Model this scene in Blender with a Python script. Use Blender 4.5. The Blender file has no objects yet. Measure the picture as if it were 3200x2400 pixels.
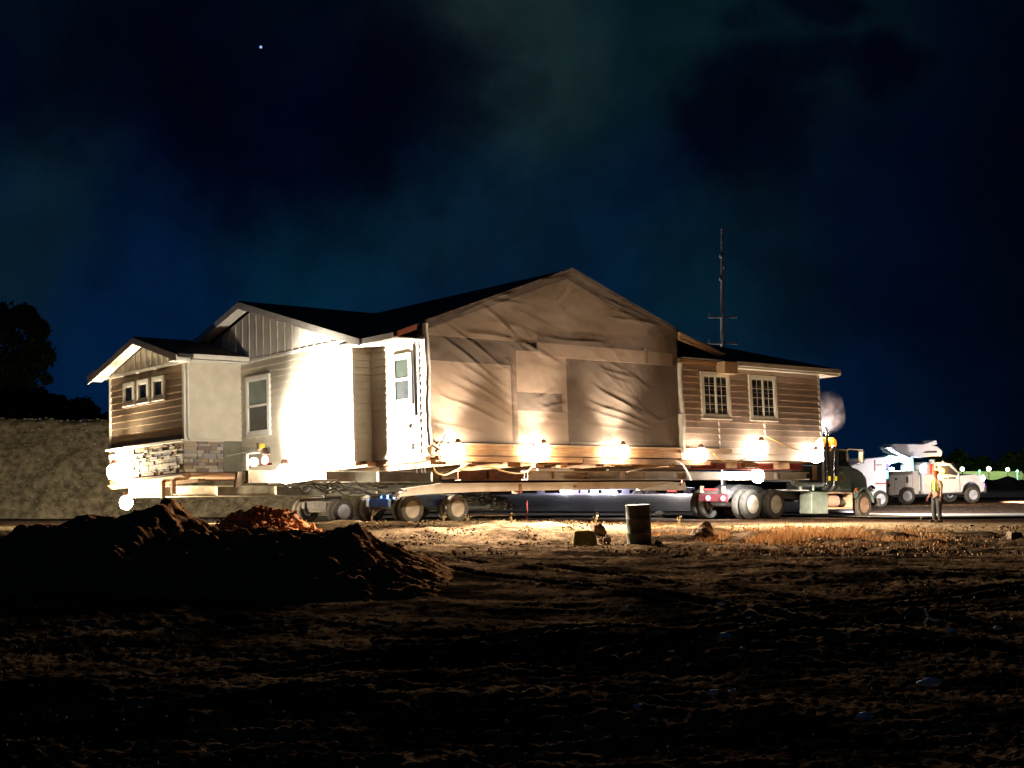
import bpy, bmesh, math, random
import numpy as np
from mathutils import Vector, Matrix, noise
random.seed(7)
C = bpy.context.scene.collection
S = bpy.context.scene
# ------------------------------------------------------------------ camera, world, exposure
F, CX, CY, EYE = 4600., 1600., 1200., 1.75
TH = math.atan(270 / F)
cam = bpy.data.cameras.new('camera'); co = bpy.data.objects.new('camera', cam); C.objects.link(co)
co.location = (0, 0, EYE); co.rotation_euler = (math.pi/2 + TH, 0, 0)
cam.lens = 36*F/3200; cam.sensor_width = 36; cam.clip_end = 3000; cam.clip_start = .1
S.camera = co
S.view_settings.view_transform = 'Standard'; S.view_settings.look = 'None'
S.view_settings.exposure = 0.0; S.view_settings.gamma = 1
S.render.resolution_x = 1024; S.render.resolution_y = 768
try:
    S.cycles.max_bounces = 6; S.cycles.volume_bounces = 0; S.cycles.sample_clamp_indirect = 4; S.cycles.transparent_max_bounces = 12
except Exception: pass

def ray(x, y):
    f = Vector((0, math.cos(TH), math.sin(TH))); u = Vector((0, -math.sin(TH), math.cos(TH)))
    return f*F + Vector((x-CX, 0, 0)) + u*(CY-y)
def at(x, y, D):                       # the point seen at (x, y) of the survey photo, D metres away along the ground
    r = ray(x, y); return Vector((0, 0, EYE)) + r*(D/r.y)
def zat(y, D): return at(CX, y, D).z

def make_world():
    w = bpy.data.worlds.new('World'); S.world = w; w.use_nodes = True
    nt = w.node_tree; N = nt.nodes; K = nt.links; N.clear()
    out = N.new('ShaderNodeOutputWorld'); bg = N.new('ShaderNodeBackground'); K.new(bg.outputs[0], out.inputs[0])
    tc = N.new('ShaderNodeTexCoord')
    def math_(op, a, b=None, c=None):
        n = N.new('ShaderNodeMath'); n.operation = op
        for i, v in enumerate((a, b, c)):
            if v is None: continue
            if isinstance(v, (int, float)): n.inputs[i].default_value = v
            else: K.new(v, n.inputs[i])
        return n.outputs[0]
    def vmath(op, a, b):
        n = N.new('ShaderNodeVectorMath'); n.operation = op
        for i, v in enumerate((a, b)):
            if isinstance(v, (tuple, list)): n.inputs[i].default_value = v
            elif isinstance(v, Vector): n.inputs[i].default_value = tuple(v)
            else: K.new(v, n.inputs[i])
        return n
    def nz(scale, detail, rough=.55, vec=None):
        n = N.new('ShaderNodeTexNoise'); n.inputs['Scale'].default_value = scale; n.inputs['Detail'].default_value = detail
        n.inputs['Roughness'].default_value = rough; K.new(vec or tc.outputs['Generated'], n.inputs['Vector']); return n
    def ramp(v, a, b, lo=0., hi=1.):
        n = N.new('ShaderNodeMapRange'); n.interpolation_type = 'SMOOTHSTEP'; K.new(v, n.inputs[0])
        for i, q in enumerate((a, b, lo, hi)): n.inputs[i+1].default_value = q
        return n.outputs[0]
    def mix(f, a, b):
        n = N.new('ShaderNodeMix'); n.data_type = 'RGBA'
        if isinstance(f, (int, float)): n.inputs[0].default_value = f
        else: K.new(f, n.inputs[0])
        for i, v in ((6, a), (7, b)):
            if isinstance(v, tuple): n.inputs[i].default_value = (*v, 1)
            else: K.new(v, n.inputs[i])
        return n.outputs[2]
    wn = nz(6, 7, .62)
    warp = vmath('MULTIPLY_ADD', wn.outputs['Color'], (.17, .17, .17)); warp.inputs[2].default_value = (-.085, -.085, -.085)
    d = vmath('ADD', tc.outputs['Generated'], warp.outputs[0]).outputs[0]
    def blob(x, y, r0, r1, vec=None, sc=(1, 1, 1)):
        q = ray(x, y).normalized()
        s = vmath('SUBTRACT', vec or d, q).outputs[0]
        s = vmath('MULTIPLY', s, sc).outputs[0]
        n = N.new('ShaderNodeVectorMath'); n.operation = 'LENGTH'; K.new(s, n.inputs[0])
        return ramp(n.outputs['Value'], r0+.12*(r1-r0), r1, 1, 0)
    sep = N.new('ShaderNodeSeparateXYZ'); K.new(tc.outputs['Generated'], sep.inputs[0])
    # clear night sky: navy low down, nearly black overhead and to the right
    up = ramp(sep.outputs[2], -.02, .30)
    col = mix(up, (.0006, .0110, .042), (.0007, .0050, .021))
    cl = nz(5.5, 5, .5)
    m = ramp(cl.outputs[0], .42, .62)
    m = math_('MULTIPLY', m, ramp(sep.outputs[2], .02, .14, .12, .8))
    col = mix(m, col, (.0030, .0125, .020))
    for (x, y, r0, r1, c, k) in ((1500, 40, .03, .11, (.014, .028, .028), .9), (1900, 60, .03, .12, (.004, .014, .016), .6),
                                 (1450, 620, .02, .15, (.0028, .0145, .025), .6), (2150, 960, .0, .10, (.0015, .019, .034), .5),
                                 (950, 830, .0, .09, (.001, .020, .036), .6), (2450, 110, .03, .14, (.002, .010, .013), .8)):
        f = math_('MULTIPLY', blob(x, y, r0, r1), k); col = mix(f, col, c)
    for (x, y, r0, r1, k, sc) in ((900, 170, .05, .16, .8, (1, 1, 1)), (640, 250, .02, .1, .6, (1, 1, 1)), (1240, 250, .02, .09, .7, (1, 1, 1)),
                                  (2330, 400, .012, .06, .8, (1, 1, .7)), (2720, 200, .01, .045, .8, (1, 1, 1)), (2560, 185, .0, .05, .7, (.6, 1, 2.)),
                                  (50, 60, .04, .13, .7, (1, 1, 1)), (2600, 700, .03, .16, .5, (1, 1, 1)), (2500, 0, .01, .04, .8, (.5, 1, 1.5))):
        f = math_('MULTIPLY', blob(x, y, r0, r1, sc=sc), k); col = mix(f, col, (.0002, .0004, .0045))
    fn = nz(17, 6, .6); fv = ramp(fn.outputs[0], .3, .7, .78, 1.16)
    sc_ = N.new('ShaderNodeVectorMath'); sc_.operation = 'SCALE'; K.new(col, sc_.inputs[0]); K.new(fv, sc_.inputs['Scale']); col = sc_.outputs[0]
    right = ramp(sep.outputs[0], .16, .36); col = mix(math_('MULTIPLY', right, .93), col, (.0002, .0006, .0022))
    q = ray(815, 147).normalized()
    sd = vmath('SUBTRACT', tc.outputs['Generated'], q).outputs[0]
    ln = N.new('ShaderNodeVectorMath'); ln.operation = 'LENGTH'; K.new(sd, ln.inputs[0])
    star = ramp(ln.outputs['Value'], .0003, .0012, 1, 0)
    col = mix(star, col, (.5, .75, 1.4))
    sky = N.new('ShaderNodeTexSky'); sky.sky_type = 'NISHITA'; sky.sun_disc = False
    sky.sun_elevation = math.radians(-8); sky.sun_rotation = math.radians(300)
    ad = N.new('ShaderNodeMix'); ad.data_type = 'RGBA'; ad.blend_type = 'ADD'; ad.inputs[0].default_value = .002
    K.new(col, ad.inputs[6]); K.new(sky.outputs[0], ad.inputs[7])
    K.new(ad.outputs[2], bg.inputs[0]); bg.inputs[1].default_value = 1.0
make_world()

# ------------------------------------------------------------------ materials
MATS = {}
def mat(name, col, rough=.7, metal=0., var=.0, vscale=3., bump=0., bscale=20., col2=None, emit=None, estr=0., island=None, stretch=None, detail=4, spec=.4):
    if name in MATS: return MATS[name]
    m = bpy.data.materials.new(name); m.use_nodes = True; nt = m.node_tree; N = nt.nodes; K = nt.links
    b = N['Principled BSDF']; b.inputs['Roughness'].default_value = rough; b.inputs['Metallic'].default_value = metal
    b.inputs['Specular IOR Level'].default_value = spec
    b.inputs['Base Color'].default_value = (*col, 1)
    tc = N.new('ShaderNodeTexCoord'); vec = tc.outputs['Object']
    if stretch:
        mp = N.new('ShaderNodeMapping'); mp.inputs['Scale'].default_value = stretch; K.new(vec, mp.inputs[0]); vec = mp.outputs[0]
    if col2 is not None or var > 0:
        n = N.new('ShaderNodeTexNoise'); n.inputs['Scale'].default_value = vscale; n.inputs['Detail'].default_value = detail; K.new(vec, n.inputs['Vector'])
        r = N.new('ShaderNodeMapRange'); r.inputs[1].default_value = .35; r.inputs[2].default_value = .65; K.new(n.outputs[0], r.inputs[0])
        mx = N.new('ShaderNodeMix'); mx.data_type = 'RGBA'; K.new(r.outputs[0], mx.inputs[0])
        c2 = col2 if col2 is not None else tuple(c*(1-var) for c in col)
        mx.inputs[6].default_value = (*col, 1); mx.inputs[7].default_value = (*c2, 1)
        K.new(mx.outputs[2], b.inputs['Base Color'])
    if island:
        g = N.new('ShaderNodeNewGeometry'); cr = N.new('ShaderNodeValToRGB'); cr.color_ramp.interpolation = 'CONSTANT'
        el = cr.color_ramp.elements
        while len(el) < len(island): el.new(.5)
        for i, c in enumerate(island): el[i].position = i/len(island); el[i].color = (*c, 1)
        K.new(g.outputs['Random Per Island'], cr.inputs[0]); K.new(cr.outputs[0], b.inputs['Base Color'])
    if bump > 0:
        n2 = N.new('ShaderNodeTexNoise'); n2.inputs['Scale'].default_value = bscale; n2.inputs['Detail'].default_value = 5; K.new(vec, n2.inputs['Vector'])
        bp = N.new('ShaderNodeBump'); bp.inputs['Strength'].default_value = bump; bp.inputs['Distance'].default_value = .03
        K.new(n2.outputs[0], bp.inputs['Height']); K.new(bp.outputs[0], b.inputs['Normal'])
    if emit:
        b.inputs['Emission Color'].default_value = (*emit, 1); b.inputs['Emission Strength'].default_value = estr
    MATS[name] = m; return m
M = dict(
    siding=mat('painted lap siding', (.60, .55, .45), .65, var=.18, vscale=2.5, bump=.15, bscale=30),
    batten=mat('board and batten panel', (.60, .56, .49), .65, var=.15, vscale=2, bump=.1, bscale=30),
    trim=mat('white painted trim', (.76, .73, .66), .5, var=.12, vscale=4),
    shingle=mat('asphalt shingles', (.035, .033, .03), .9, var=.5, vscale=14, bump=.6, bscale=40),
    stone=mat('ledge stone', (.3, .25, .2), .85, bump=.7, bscale=18, island=[(.34,.28,.20),(.20,.17,.14),(.42,.36,.28),(.24,.24,.25),(.30,.22,.14),(.15,.12,.10),(.38,.35,.31),(.27,.26,.24)]),
    glass=mat('window glass', (.035, .04, .042), .08, var=.5, vscale=1.2, spec=.6),
    blind=mat('pale blind behind glass', (.16, .20, .17), .25, var=.3, vscale=2),
    wood=mat('rough sawn timber', (.36, .20, .09), .8, col2=(.20, .10, .045), vscale=5, bump=.6, bscale=12, stretch=(.4, .4, 4)),
    darkwood=mat('old dark timber', (.12, .065, .035), .85, col2=(.24, .13, .07), vscale=4, bump=.6, bscale=14, stretch=(.6, .6, 3)),
    steel=mat('weathered steel beam', (.27, .26, .20), .6, .2, col2=(.16, .13, .09), vscale=2.2, bump=.3, bscale=9),
    beampaint=mat('scuffed cream painted steel', (.55, .47, .37), .5, .0, col2=(.36, .27, .19), vscale=1.3, bump=.25, bscale=12, detail=7),
    rust=mat('rusty iron', (.22, .09, .05), .8, .1, col2=(.11, .05, .035), vscale=6, bump=.4),
    redsteel=mat('red painted steel', (.30, .05, .035), .6, .1, col2=(.16, .04, .03), vscale=5, bump=.2),
    blue=mat('blue painted steel', (.03, .09, .24), .45, .1, col2=(.03, .05, .10), vscale=6, bump=.2),
    black=mat('black rubber hose', (.018, .016, .015), .6),
    tyre=mat('dusty tyre rubber', (.045, .040, .035), .9, col2=(.085, .072, .055), vscale=7, bump=.4, bscale=30, spec=.1),
    rim=mat('cream wheel rim', (.36, .30, .22), .5, .0, col2=(.22, .17, .12), vscale=5, bump=.1),
    whiterim=mat('white wheel rim', (.55, .54, .56), .45, 0, var=.35, vscale=6),
    hub=mat('greasy hub', (.07, .06, .08), .5, .5, col2=(.16, .10, .07), vscale=14),
    green=mat('dark green truck paint', (.13, .19, .18), .35, .1, col2=(.17, .20, .18), vscale=5, bump=.05, spec=.6),
    greybox=mat('grey green painted box', (.17, .21, .18), .5, .1, col2=(.11, .13, .11), vscale=5, bump=.15),
    chassis=mat('grimy chassis', (.055, .055, .055), .7, .3, col2=(.12, .10, .085), vscale=8, bump=.3),
    chrome=mat('worn chrome', (.65, .65, .68), .22, 1., var=.2, vscale=8),
    pipewhite=mat('pale painted pipe', (.55, .60, .52), .45, 0, var=.25, vscale=6),
    white=mat('white vehicle paint', (.72, .70, .70), .35, 0, col2=(.60, .57, .55), vscale=3, spec=.5),
    whitegel=mat('white fibreglass', (.72, .70, .76), .45, 0, var=.12, vscale=3),
    darktrim=mat('black plastic trim', (.03, .03, .035), .5),
    plywood=mat('bare plywood', (.44, .31, .20), .8, col2=(.34, .22, .14), vscale=3, bump=.2),
    drywall=mat('interior wall board', (.60, .48, .39), .8, var=.15, vscale=2),
    cord=mat('yellow power cord', (.55, .36, .12), .5),
    darkcord=mat('dark power cord', (.06, .045, .03), .6),
    plastic=mat('white plastic wrap', (.78, .76, .72), .4, var=.15, vscale=6, bump=.5, bscale=12),
    redlens=mat('red tail lens', (.5, .02, .02), .25, emit=(1, .10, .10), estr=2.2),
    redglow=mat('lit red lamp', (.6, .02, .02), .25, emit=(1, .14, .12), estr=12),
    amber=mat('lit amber beacon', (.8, .3, .02), .25, emit=(1, .25, .02), estr=1.7),
    amberdim=mat('glowing amber lens', (.8, .5, .03), .3, emit=(1, .65, .05), estr=1.0),
    bulb=mat('burning work bulb', (.9, .9, .8), .3, emit=(1, .84, .58), estr=25),
    lamphead=mat('lamp glow disc', (.9, .9, .9), .3, emit=(.85, 1., .9), estr=10),
    headlight=mat('lit headlamp', (.9, .9, .9), .3, emit=(1, .95, .9), estr=14),
    cyan=mat('cyan lit strobe', (.3, .9, .9), .3, emit=(.12, .9, 1.), estr=1.6),
    drum=mat('mossy metal drum', (.095, .095, .05), .8, .1, col2=(.05, .045, .03), vscale=5, bump=.5, bscale=15, spec=.1),
    moss=mat('mossy wooden block', (.16, .14, .05), .9, col2=(.09, .07, .03), vscale=8, bump=.7, spec=0),
    rock=mat('brown rock', (.17, .12, .08), .9, var=.4, vscale=6, bump=.6, spec=0),
    soil=mat('red brown soil', (.28, .135, .06), .95, col2=(.14, .07, .035), vscale=2.2, bump=.9, bscale=9, spec=0),
    gravel=mat('grey gravel bank', (.20, .168, .115), .95, col2=(.075, .062, .042), vscale=3.2, bump=1., bscale=8, detail=9, spec=0),
    leaf=mat('dark foliage', (.010, .016, .007), .8, var=.4, vscale=2, spec=0),
    farleaf=mat('far green foliage', (.045, .08, .02), .8, var=.5, vscale=1.5, spec=0),
    bark=mat('tree bark', (.06, .045, .03), .9, bump=.6, bscale=12, spec=0),
    pole=mat('grey wooden pole', (.5, .48, .45), .85, var=.3, vscale=3, bump=.3),
    skin=mat('tanned skin', (.46, .22, .14), .6, var=.12, vscale=12),
    vest=mat('yellow safety vest', (.50, .46, .06), .7, col2=(.38, .36, .07), vscale=9),
    shirt=mat('peach work shirt', (.55, .34, .26), .8, var=.2, vscale=8),
    jeans=mat('grey work trousers', (.075, .085, .09), .85, col2=(.12, .13, .12), vscale=7),
    hardhat=mat('orange hard hat', (.75, .14, .06), .35),
    boot=mat('brown boots', (.06, .04, .025), .7),
    bone=mat('pale scrap', (.85, .83, .75), .8, var=.3, vscale=20),
    badge=mat('yellow door badge', (.38, .36, .16), .5, col2=(.18, .20, .10), vscale=14),
    redmark=mat('faded red marker', (.45, .06, .05), .6),
)

def clear_bulb(name):                  # glowing gas globe: gives light and lets the light of its filament through
    m = MATS[name]; nt = m.node_tree; N = nt.nodes; K = nt.links
    c = tuple(N['Principled BSDF'].inputs['Emission Color'].default_value); st = N['Principled BSDF'].inputs['Emission Strength'].default_value
    e = N.new('ShaderNodeEmission'); e.inputs[0].default_value = c; e.inputs[1].default_value = st
    t = N.new('ShaderNodeBsdfTransparent'); a = N.new('ShaderNodeAddShader'); K.new(e.outputs[0], a.inputs[0]); K.new(t.outputs[0], a.inputs[1])
    K.new(a.outputs[0], N['Material Output'].inputs[0])
clear_bulb('burning work bulb')

# ------------------------------------------------------------------ mesh helpers
class MB:
    def __init__(s): s.v = []; s.f = []
    def add(s, vs, fs):
        o = len(s.v); s.v += [tuple(v) for v in vs]; s.f += [tuple(i+o for i in f) for f in fs]; return s
    def box(s, a, b, rot=None, piv=None):
        (x0, y0, z0), (x1, y1, z1) = a, b
        x0, x1 = sorted((x0, x1)); y0, y1 = sorted((y0, y1)); z0, z1 = sorted((z0, z1))
        vs = [Vector(p) for p in ((x0,y0,z0),(x1,y0,z0),(x1,y1,z0),(x0,y1,z0),(x0,y0,z1),(x1,y0,z1),(x1,y1,z1),(x0,y1,z1))]
        if rot is not None:
            p = Vector(piv) if piv else (Vector(a)+Vector(b))/2
            vs = [rot @ (v-p) + p for v in vs]
        return s.add(vs, [(3,2,1,0),(4,5,6,7),(0,1,5,4),(1,2,6,5),(2,3,7,6),(3,0,4,7)])
    def prism(s, poly, axis, t0, t1):           # poly in the two other axes, extruded t0..t1 along axis
        def m(p, t):
            return (t, p[0], p[1]) if axis == 0 else (p[0], t, p[1]) if axis == 1 else (p[0], p[1], t)
        n = len(poly); vs = [m(p, t0) for p in poly] + [m(p, t1) for p in poly]
        return s.add(vs, [tuple(range(n))[::-1], tuple(range(n, 2*n))] + [(i, (i+1) % n, (i+1) % n+n, i+n) for i in range(n)])
    def slab(s, quad, t):                        # 3-D polygon thickened by vector t
        n = len(quad); t = Vector(t); q = [Vector(p) for p in quad]
        return s.add(q+[p+t for p in q], [tuple(range(n))[::-1], tuple(range(n, 2*n))] + [(i, (i+1) % n, (i+1) % n+n, i+n) for i in range(n)])
    def tube(s, pts, r, n=6, r1=None):
        pts = [Vector(p) for p in pts]; k = len(pts); ring = []
        for i, p in enumerate(pts):
            t = (pts[min(i+1, k-1)]-pts[max(i-1, 0)]).normalized()
            a = t.cross(Vector((0, 0, 1)) if abs(t.z) < .9 else Vector((1, 0, 0))).normalized(); b = t.cross(a)
            rr = r if r1 is None else r+(r1-r)*i/(k-1)
            ring += [p+(a*math.cos(2*math.pi*j/n)+b*math.sin(2*math.pi*j/n))*rr for j in range(n)]
        fs = [(i*n+j, i*n+(j+1) % n, (i+1)*n+(j+1) % n, (i+1)*n+j) for i in range(k-1) for j in range(n)]
        fs += [tuple(range(n))[::-1], tuple(range((k-1)*n, k*n))]
        return s.add(ring, fs)
    def lathe(s, prof, c, axis=2, n=24, close=False):   # prof: list of (radius, t along axis)
        c = Vector(c); vs = []
        for r, t in prof:
            for j in range(n):
                a = 2*math.pi*j/n; p = (r*math.cos(a), r*math.sin(a), t)
                if axis == 1: p = (p[0], t, p[1])
                if axis == 0: p = (t, p[0], p[1])
                vs.append(c+Vector(p))
        k = len(prof)
        fs = [(i*n+j, i*n+(j+1) % n, (i+1)*n+(j+1) % n, (i+1)*n+j) for i in range(k-1) for j in range(n)]
        if close: fs += [((k-1)*n+j, (k-1)*n+(j+1) % n, (j+1) % n, j) for j in range(n)]
        else: fs += [tuple(range(n))[::-1], tuple(range((k-1)*n, k*n))]
        return s.add(vs, fs)
    def ball(s, c, r, n=12, sc=(1, 1, 1)):
        prof = []
        c = Vector(c); vs = []; fs = []
        m = n//2
        for i in range(1, m):
            for j in range(n):
                a = math.pi*i/m; b = 2*math.pi*j/n
                vs.append(c+Vector((math.sin(a)*math.cos(b)*r*sc[0], math.sin(a)*math.sin(b)*r*sc[1], math.cos(a)*r*sc[2])))
        t = len(vs); vs += [c+Vector((0, 0, r*sc[2])), c-Vector((0, 0, r*sc[2]))]
        for i in range(m-2):
            for j in range(n): fs.append((i*n+j, (i+1)*n+j, (i+1)*n+(j+1) % n, i*n+(j+1) % n))
        for j in range(n): fs.append((t, j, (j+1) % n)); fs.append((t+1, (m-2)*n+(j+1) % n, (m-2)*n+j))
        return s.add(vs, fs)
    def build(s, name, m, parent=None, smooth=False, bevel=0, loc=None):
        me = bpy.data.meshes.new(name); me.from_pydata(s.v, [], s.f); me.update()
        bm = bmesh.new(); bm.from_mesh(me); bmesh.ops.recalc_face_normals(bm, faces=bm.faces); bm.to_mesh(me); bm.free()
        return link(name, me, m, parent, smooth, bevel, loc)
def link(name, me, m, parent=None, smooth=False, bevel=0, loc=None):
    o = bpy.data.objects.new(name, me); C.objects.link(o)
    if isinstance(m, (list, tuple)):
        for q in m: me.materials.append(q)
    else: me.materials.append(m)
    if smooth:
        for p in me.polygons: p.use_smooth = True
        try: me.set_sharp_from_angle(angle=math.radians(40))
        except Exception: pass
    if bevel:
        b = o.modifiers.new('bevel', 'BEVEL'); b.width = bevel; b.segments = 2; b.limit_method = 'ANGLE'
    if parent: o.parent = parent
    if loc is not None: o.location = loc
    return o
def tag(o, label, cat, group=None, kind=None):
    if label: o['label'] = label
    if cat: o['category'] = cat
    if group: o['group'] = group
    if kind: o['kind'] = kind
    return o
def struct(o): o['kind'] = 'structure'; return o
def thing(name, label, cat, loc=(0, 0, 0), rz=0, group=None, mtx=None):
    o = bpy.data.objects.new(name, None); C.objects.link(o); o.empty_display_size = .3
    o.location = loc; o.rotation_euler = (0, 0, rz)
    if mtx is not None: o.rotation_euler = mtx.to_euler()
    return tag(o, label, cat, group)
def dup(o, parent=None):
    c = o.copy(); C.objects.link(c)
    if parent: c.parent = parent
    for ch in list(o.children): dup(ch, c)
    return c

# ------------------------------------------------------------------ the tilted frame of house and rig
AU = ray(6900, 1500).normalized()
AV = ray(-2500, 1800); AV = (AV-AU*AV.dot(AU)).normalized()
AW = AU.cross(AV)
ORG = at(1335, 1425, 39.2)
HM = Matrix((AU, AV, AW)).transposed()
def W3(u, v, w): return ORG+AU*u+AV*v+AW*w
def loc3(p): p = Vector(p)-ORG; return Vector((p.dot(AU), p.dot(AV), p.dot(AW)))
def on(x, y, ax, val):                 # survey point on the house plane axis = val, in house coordinates
    r = ray(x, y); A = (AU, AV, AW)[ax]; E = Vector((0, 0, EYE))
    return loc3(E+r*((val-(E-ORG).dot(A))/r.dot(A)))
RZ = math.atan2(AU.y, AU.x)

# ------------------------------------------------------------------ terrain
ANCH = []
for (x, y, D) in ((1420, 1632, 42.4), (1280, 1633, 41.), (1065, 1637, 48), (2360, 1624, 51.5), (2425, 1621, 52.5), (2183, 1622, 53.3), (2690, 1620, 56.6),
                  (2925, 1632, 49), (2833, 1578, 72), (3045, 1568, 75), (150, 1627, 60), (900, 1625, 58), (1650, 1608, 60), (2000, 1705, 34), (1830, 1700, 35),
                  (1550, 1655, 38), (100, 1640, 50), (2900, 1660, 42), (3200, 1640, 46), (2500, 1650, 44)):
    p = at(x, y, D); ANCH.append((p.x, p.y, p.z, 1.))
for x in (-24, -12, 0, 12, 24):
    for y in (0, 6, 12, 18, 24, 29): ANCH.append((x, y, 0., 1.))
for x in (-70, -30, 0, 30, 70):
    for y in (90, 130, 200, 300): ANCH.append((x, y, .12 if x > -10 else -.2, 1.))
ANCH = np.array(ANCH)
def gz(x, y):
    x = np.asarray(x, float); y = np.asarray(y, float); sh = x.shape
    x = x.ravel(); y = y.ravel(); num = np.zeros_like(x); den = np.zeros_like(x)
    for a in ANCH:
        d2 = ((x-a[0])*.8)**2+(y-a[1])**2+.3
        w = 1/d2**2; num += w*a[2]; den += w
    return (num/den).reshape(sh)
def gz1(x, y): return float(gz(np.array([x]), np.array([y]))[0])
def nv(x, y, s, seed=0): return noise.noise(Vector((x*s+seed*17.3, y*s-seed*9.1, seed*3.7)))

def make_ground():
    tans = np.concatenate([np.linspace(-6, -.45, 24)[:-1], np.linspace(-.45, .45, 460), np.linspace(.45, 6, 24)[1:]])
    ys = np.concatenate([np.exp(np.linspace(math.log(2.5), math.log(60), 520)), np.exp(np.linspace(math.log(60), math.log(1500), 70))[1:]])
    ys = np.concatenate([[-30, -10, 0.5], ys])
    nx, ny = len(tans), len(ys)
    Y = np.repeat(ys[:, None], nx, 1); X = tans[None, :]*np.maximum(np.abs(Y), 4)
    Z = gz(X, Y)
    Z = np.where(Y > 110, .1, Z)
    for j in range(ny):
        y = ys[j]
        if y < 2 or y > 62: continue
        amp = 1. if y < 36 else max(.15, 1-(y-36)/9)
        if y > 46: amp = .1
        for i in range(nx):
            x = X[j, i]
            if abs(tans[i]) > .46: continue
            n1 = nv(x, y*1.6, .35, 1); n2 = 1-abs(nv(x*.8, y*1.7, 1.3, 2))*2; n3 = nv(x, y*1.4, 3.2, 3); n4 = nv(x, y, 8., 4)
            rg = .35+.65*max(0., min(1., .5+1.8*nv(x, y, .16, 6))); Z[j, i] += amp*(.10*n1+rg*(.035*(n2-.5)+.04*n3+.035*n4)+.022*nv(x, y, 17., 7))
            if 7 < y < 31:
                for (x0, k, c) in ((-7., .85, .012), (-4.9, .85, .012), (9., -.35, -.006), (7.2, -.35, -.006)):
                    dd = abs(x-(x0+k*(y-8)+c*(y-8)**2)); Z[j, i] += .045*math.exp(-((dd-.26)/.1)**2)-.06*math.exp(-(dd/.17)**2)
            if 33 < y < 42: Z[j, i] += .24*max(0, nv(x, y, .9, 8))*min(1, (y-33)/2, (42-y)/2)
    me = bpy.data.meshes.new('ground'); vs = np.stack([X, Y, Z], -1).reshape(-1, 3)
    idx = np.arange(nx*ny).reshape(ny, nx)
    q = np.stack([idx[:-1, :-1], idx[:-1, 1:], idx[1:, 1:], idx[1:, :-1]], -1).reshape(-1, 4)
    me.vertices.add(len(vs)); me.vertices.foreach_set('co', vs.ravel().astype(np.float32))
    me.loops.add(q.size); me.loops.foreach_set('vertex_index', q.ravel().astype(np.int32))
    me.polygons.add(len(q)); me.polygons.foreach_set('loop_start', np.arange(0, q.size, 4, dtype=np.int32))
    me.update(calc_edges=True); me.validate()
    m = bpy.data.materials.new('churned dirt'); m.use_nodes = True; nt = m.node_tree; N = nt.nodes; K = nt.links; b = N['Principled BSDF']
    b.inputs['Roughness'].default_value = .95; b.inputs['Specular IOR Level'].default_value = 0
    tc = N.new('ShaderNodeTexCoord'); sp = N.new('ShaderNodeSeparateXYZ'); K.new(tc.outputs['Object'], sp.inputs[0])
    n1 = N.new('ShaderNodeTexNoise'); n1.inputs['Scale'].default_value = .8; n1.inputs['Detail'].default_value = 8; K.new(tc.outputs['Object'], n1.inputs['Vector'])
    cr = N.new('ShaderNodeValToRGB'); K.new(n1.outputs[0], cr.inputs[0]); e = cr.color_ramp.elements
    e[0].position = .38; e[0].color = (.035, .023, .015, 1); e[1].position = .66; e[1].color = (.17, .115, .07, 1)
    n2 = N.new('ShaderNodeTexNoise'); n2.inputs['Scale'].default_value = .25; n2.inputs['Detail'].default_value = 5; K.new(tc.outputs['Object'], n2.inputs['Vector'])
    # packed pale strips of the road edge, following the road
    ad = N.new('ShaderNodeMath'); ad.operation = 'MULTIPLY_ADD'; K.new(n2.outputs[0], ad.inputs[0]); ad.inputs[1].default_value = 3.; K.new(sp.outputs[1], ad.inputs[2])
    c2 = N.new('ShaderNodeValToRGB'); mr = N.new('ShaderNodeMapRange'); K.new(ad.outputs[0], mr.inputs[0]); mr.inputs[1].default_value = 40; mr.inputs[2].default_value = 80; K.new(mr.outputs[0], c2.inputs[0])
    e = c2.color_ramp.elements; e[0].position = 0; e[0].color = (.34, .23, .13, 1); e[1].position = 1; e[1].color = (.16, .10, .07, 1)
    for p, c in ((.10, (.46, .33, .19)), (.24, (.55, .42, .26)), (.28, (.15, .085, .05)), (.36, (.15, .09, .06)), (.39, (.36, .32, .26)), (.5, (.33, .29, .24)), (.54, (.14, .10, .08)), (.8, (.2, .13, .09))):
        q = e.new(p); q.color = (*c, 1)
    # field soil darkened near the camera as lamplight falloff, the trodden strip beside the road is paler
    mf = N.new('ShaderNodeMix'); mf.data_type = 'RGBA'; f2 = N.new('ShaderNodeMapRange'); K.new(ad.outputs[0], f2.inputs[0]); f2.inputs[1].default_value = 31; f2.inputs[2].default_value = 39
    cd = N.new('ShaderNodeValToRGB'); K.new(n1.outputs[0], cd.inputs[0]); e = cd.color_ramp.elements; e[0].position = .42; e[0].color = (.018, .012, .008, 1); e[1].position = .66; e[1].color = (.17, .105, .06, 1)
    K.new(f2.outputs[0], mf.inputs[0]); K.new(cd.outputs[0], mf.inputs[6]); K.new(cr.outputs[0], mf.inputs[7]); cr = mf
    mx = N.new('ShaderNodeMix'); mx.data_type = 'RGBA'; m2 = N.new('ShaderNodeMapRange'); K.new(ad.outputs[0], m2.inputs[0]); m2.inputs[1].default_value = 40; m2.inputs[2].default_value = 44
    K.new(m2.outputs[0], mx.inputs[0]); K.new(cr.outputs[2], mx.inputs[6]); K.new(c2.outputs[0], mx.inputs[7])
    mm = N.new('ShaderNodeMix'); mm.data_type = 'RGBA'; mm.blend_type = 'MULTIPLY'; mm.inputs[0].default_value = .7
    n4 = N.new('ShaderNodeTexNoise'); n4.inputs['Scale'].default_value = 4.; n4.inputs['Detail'].default_value = 8; n4.inputs['Roughness'].default_value = .7; K.new(tc.outputs['Object'], n4.inputs['Vector'])
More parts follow.
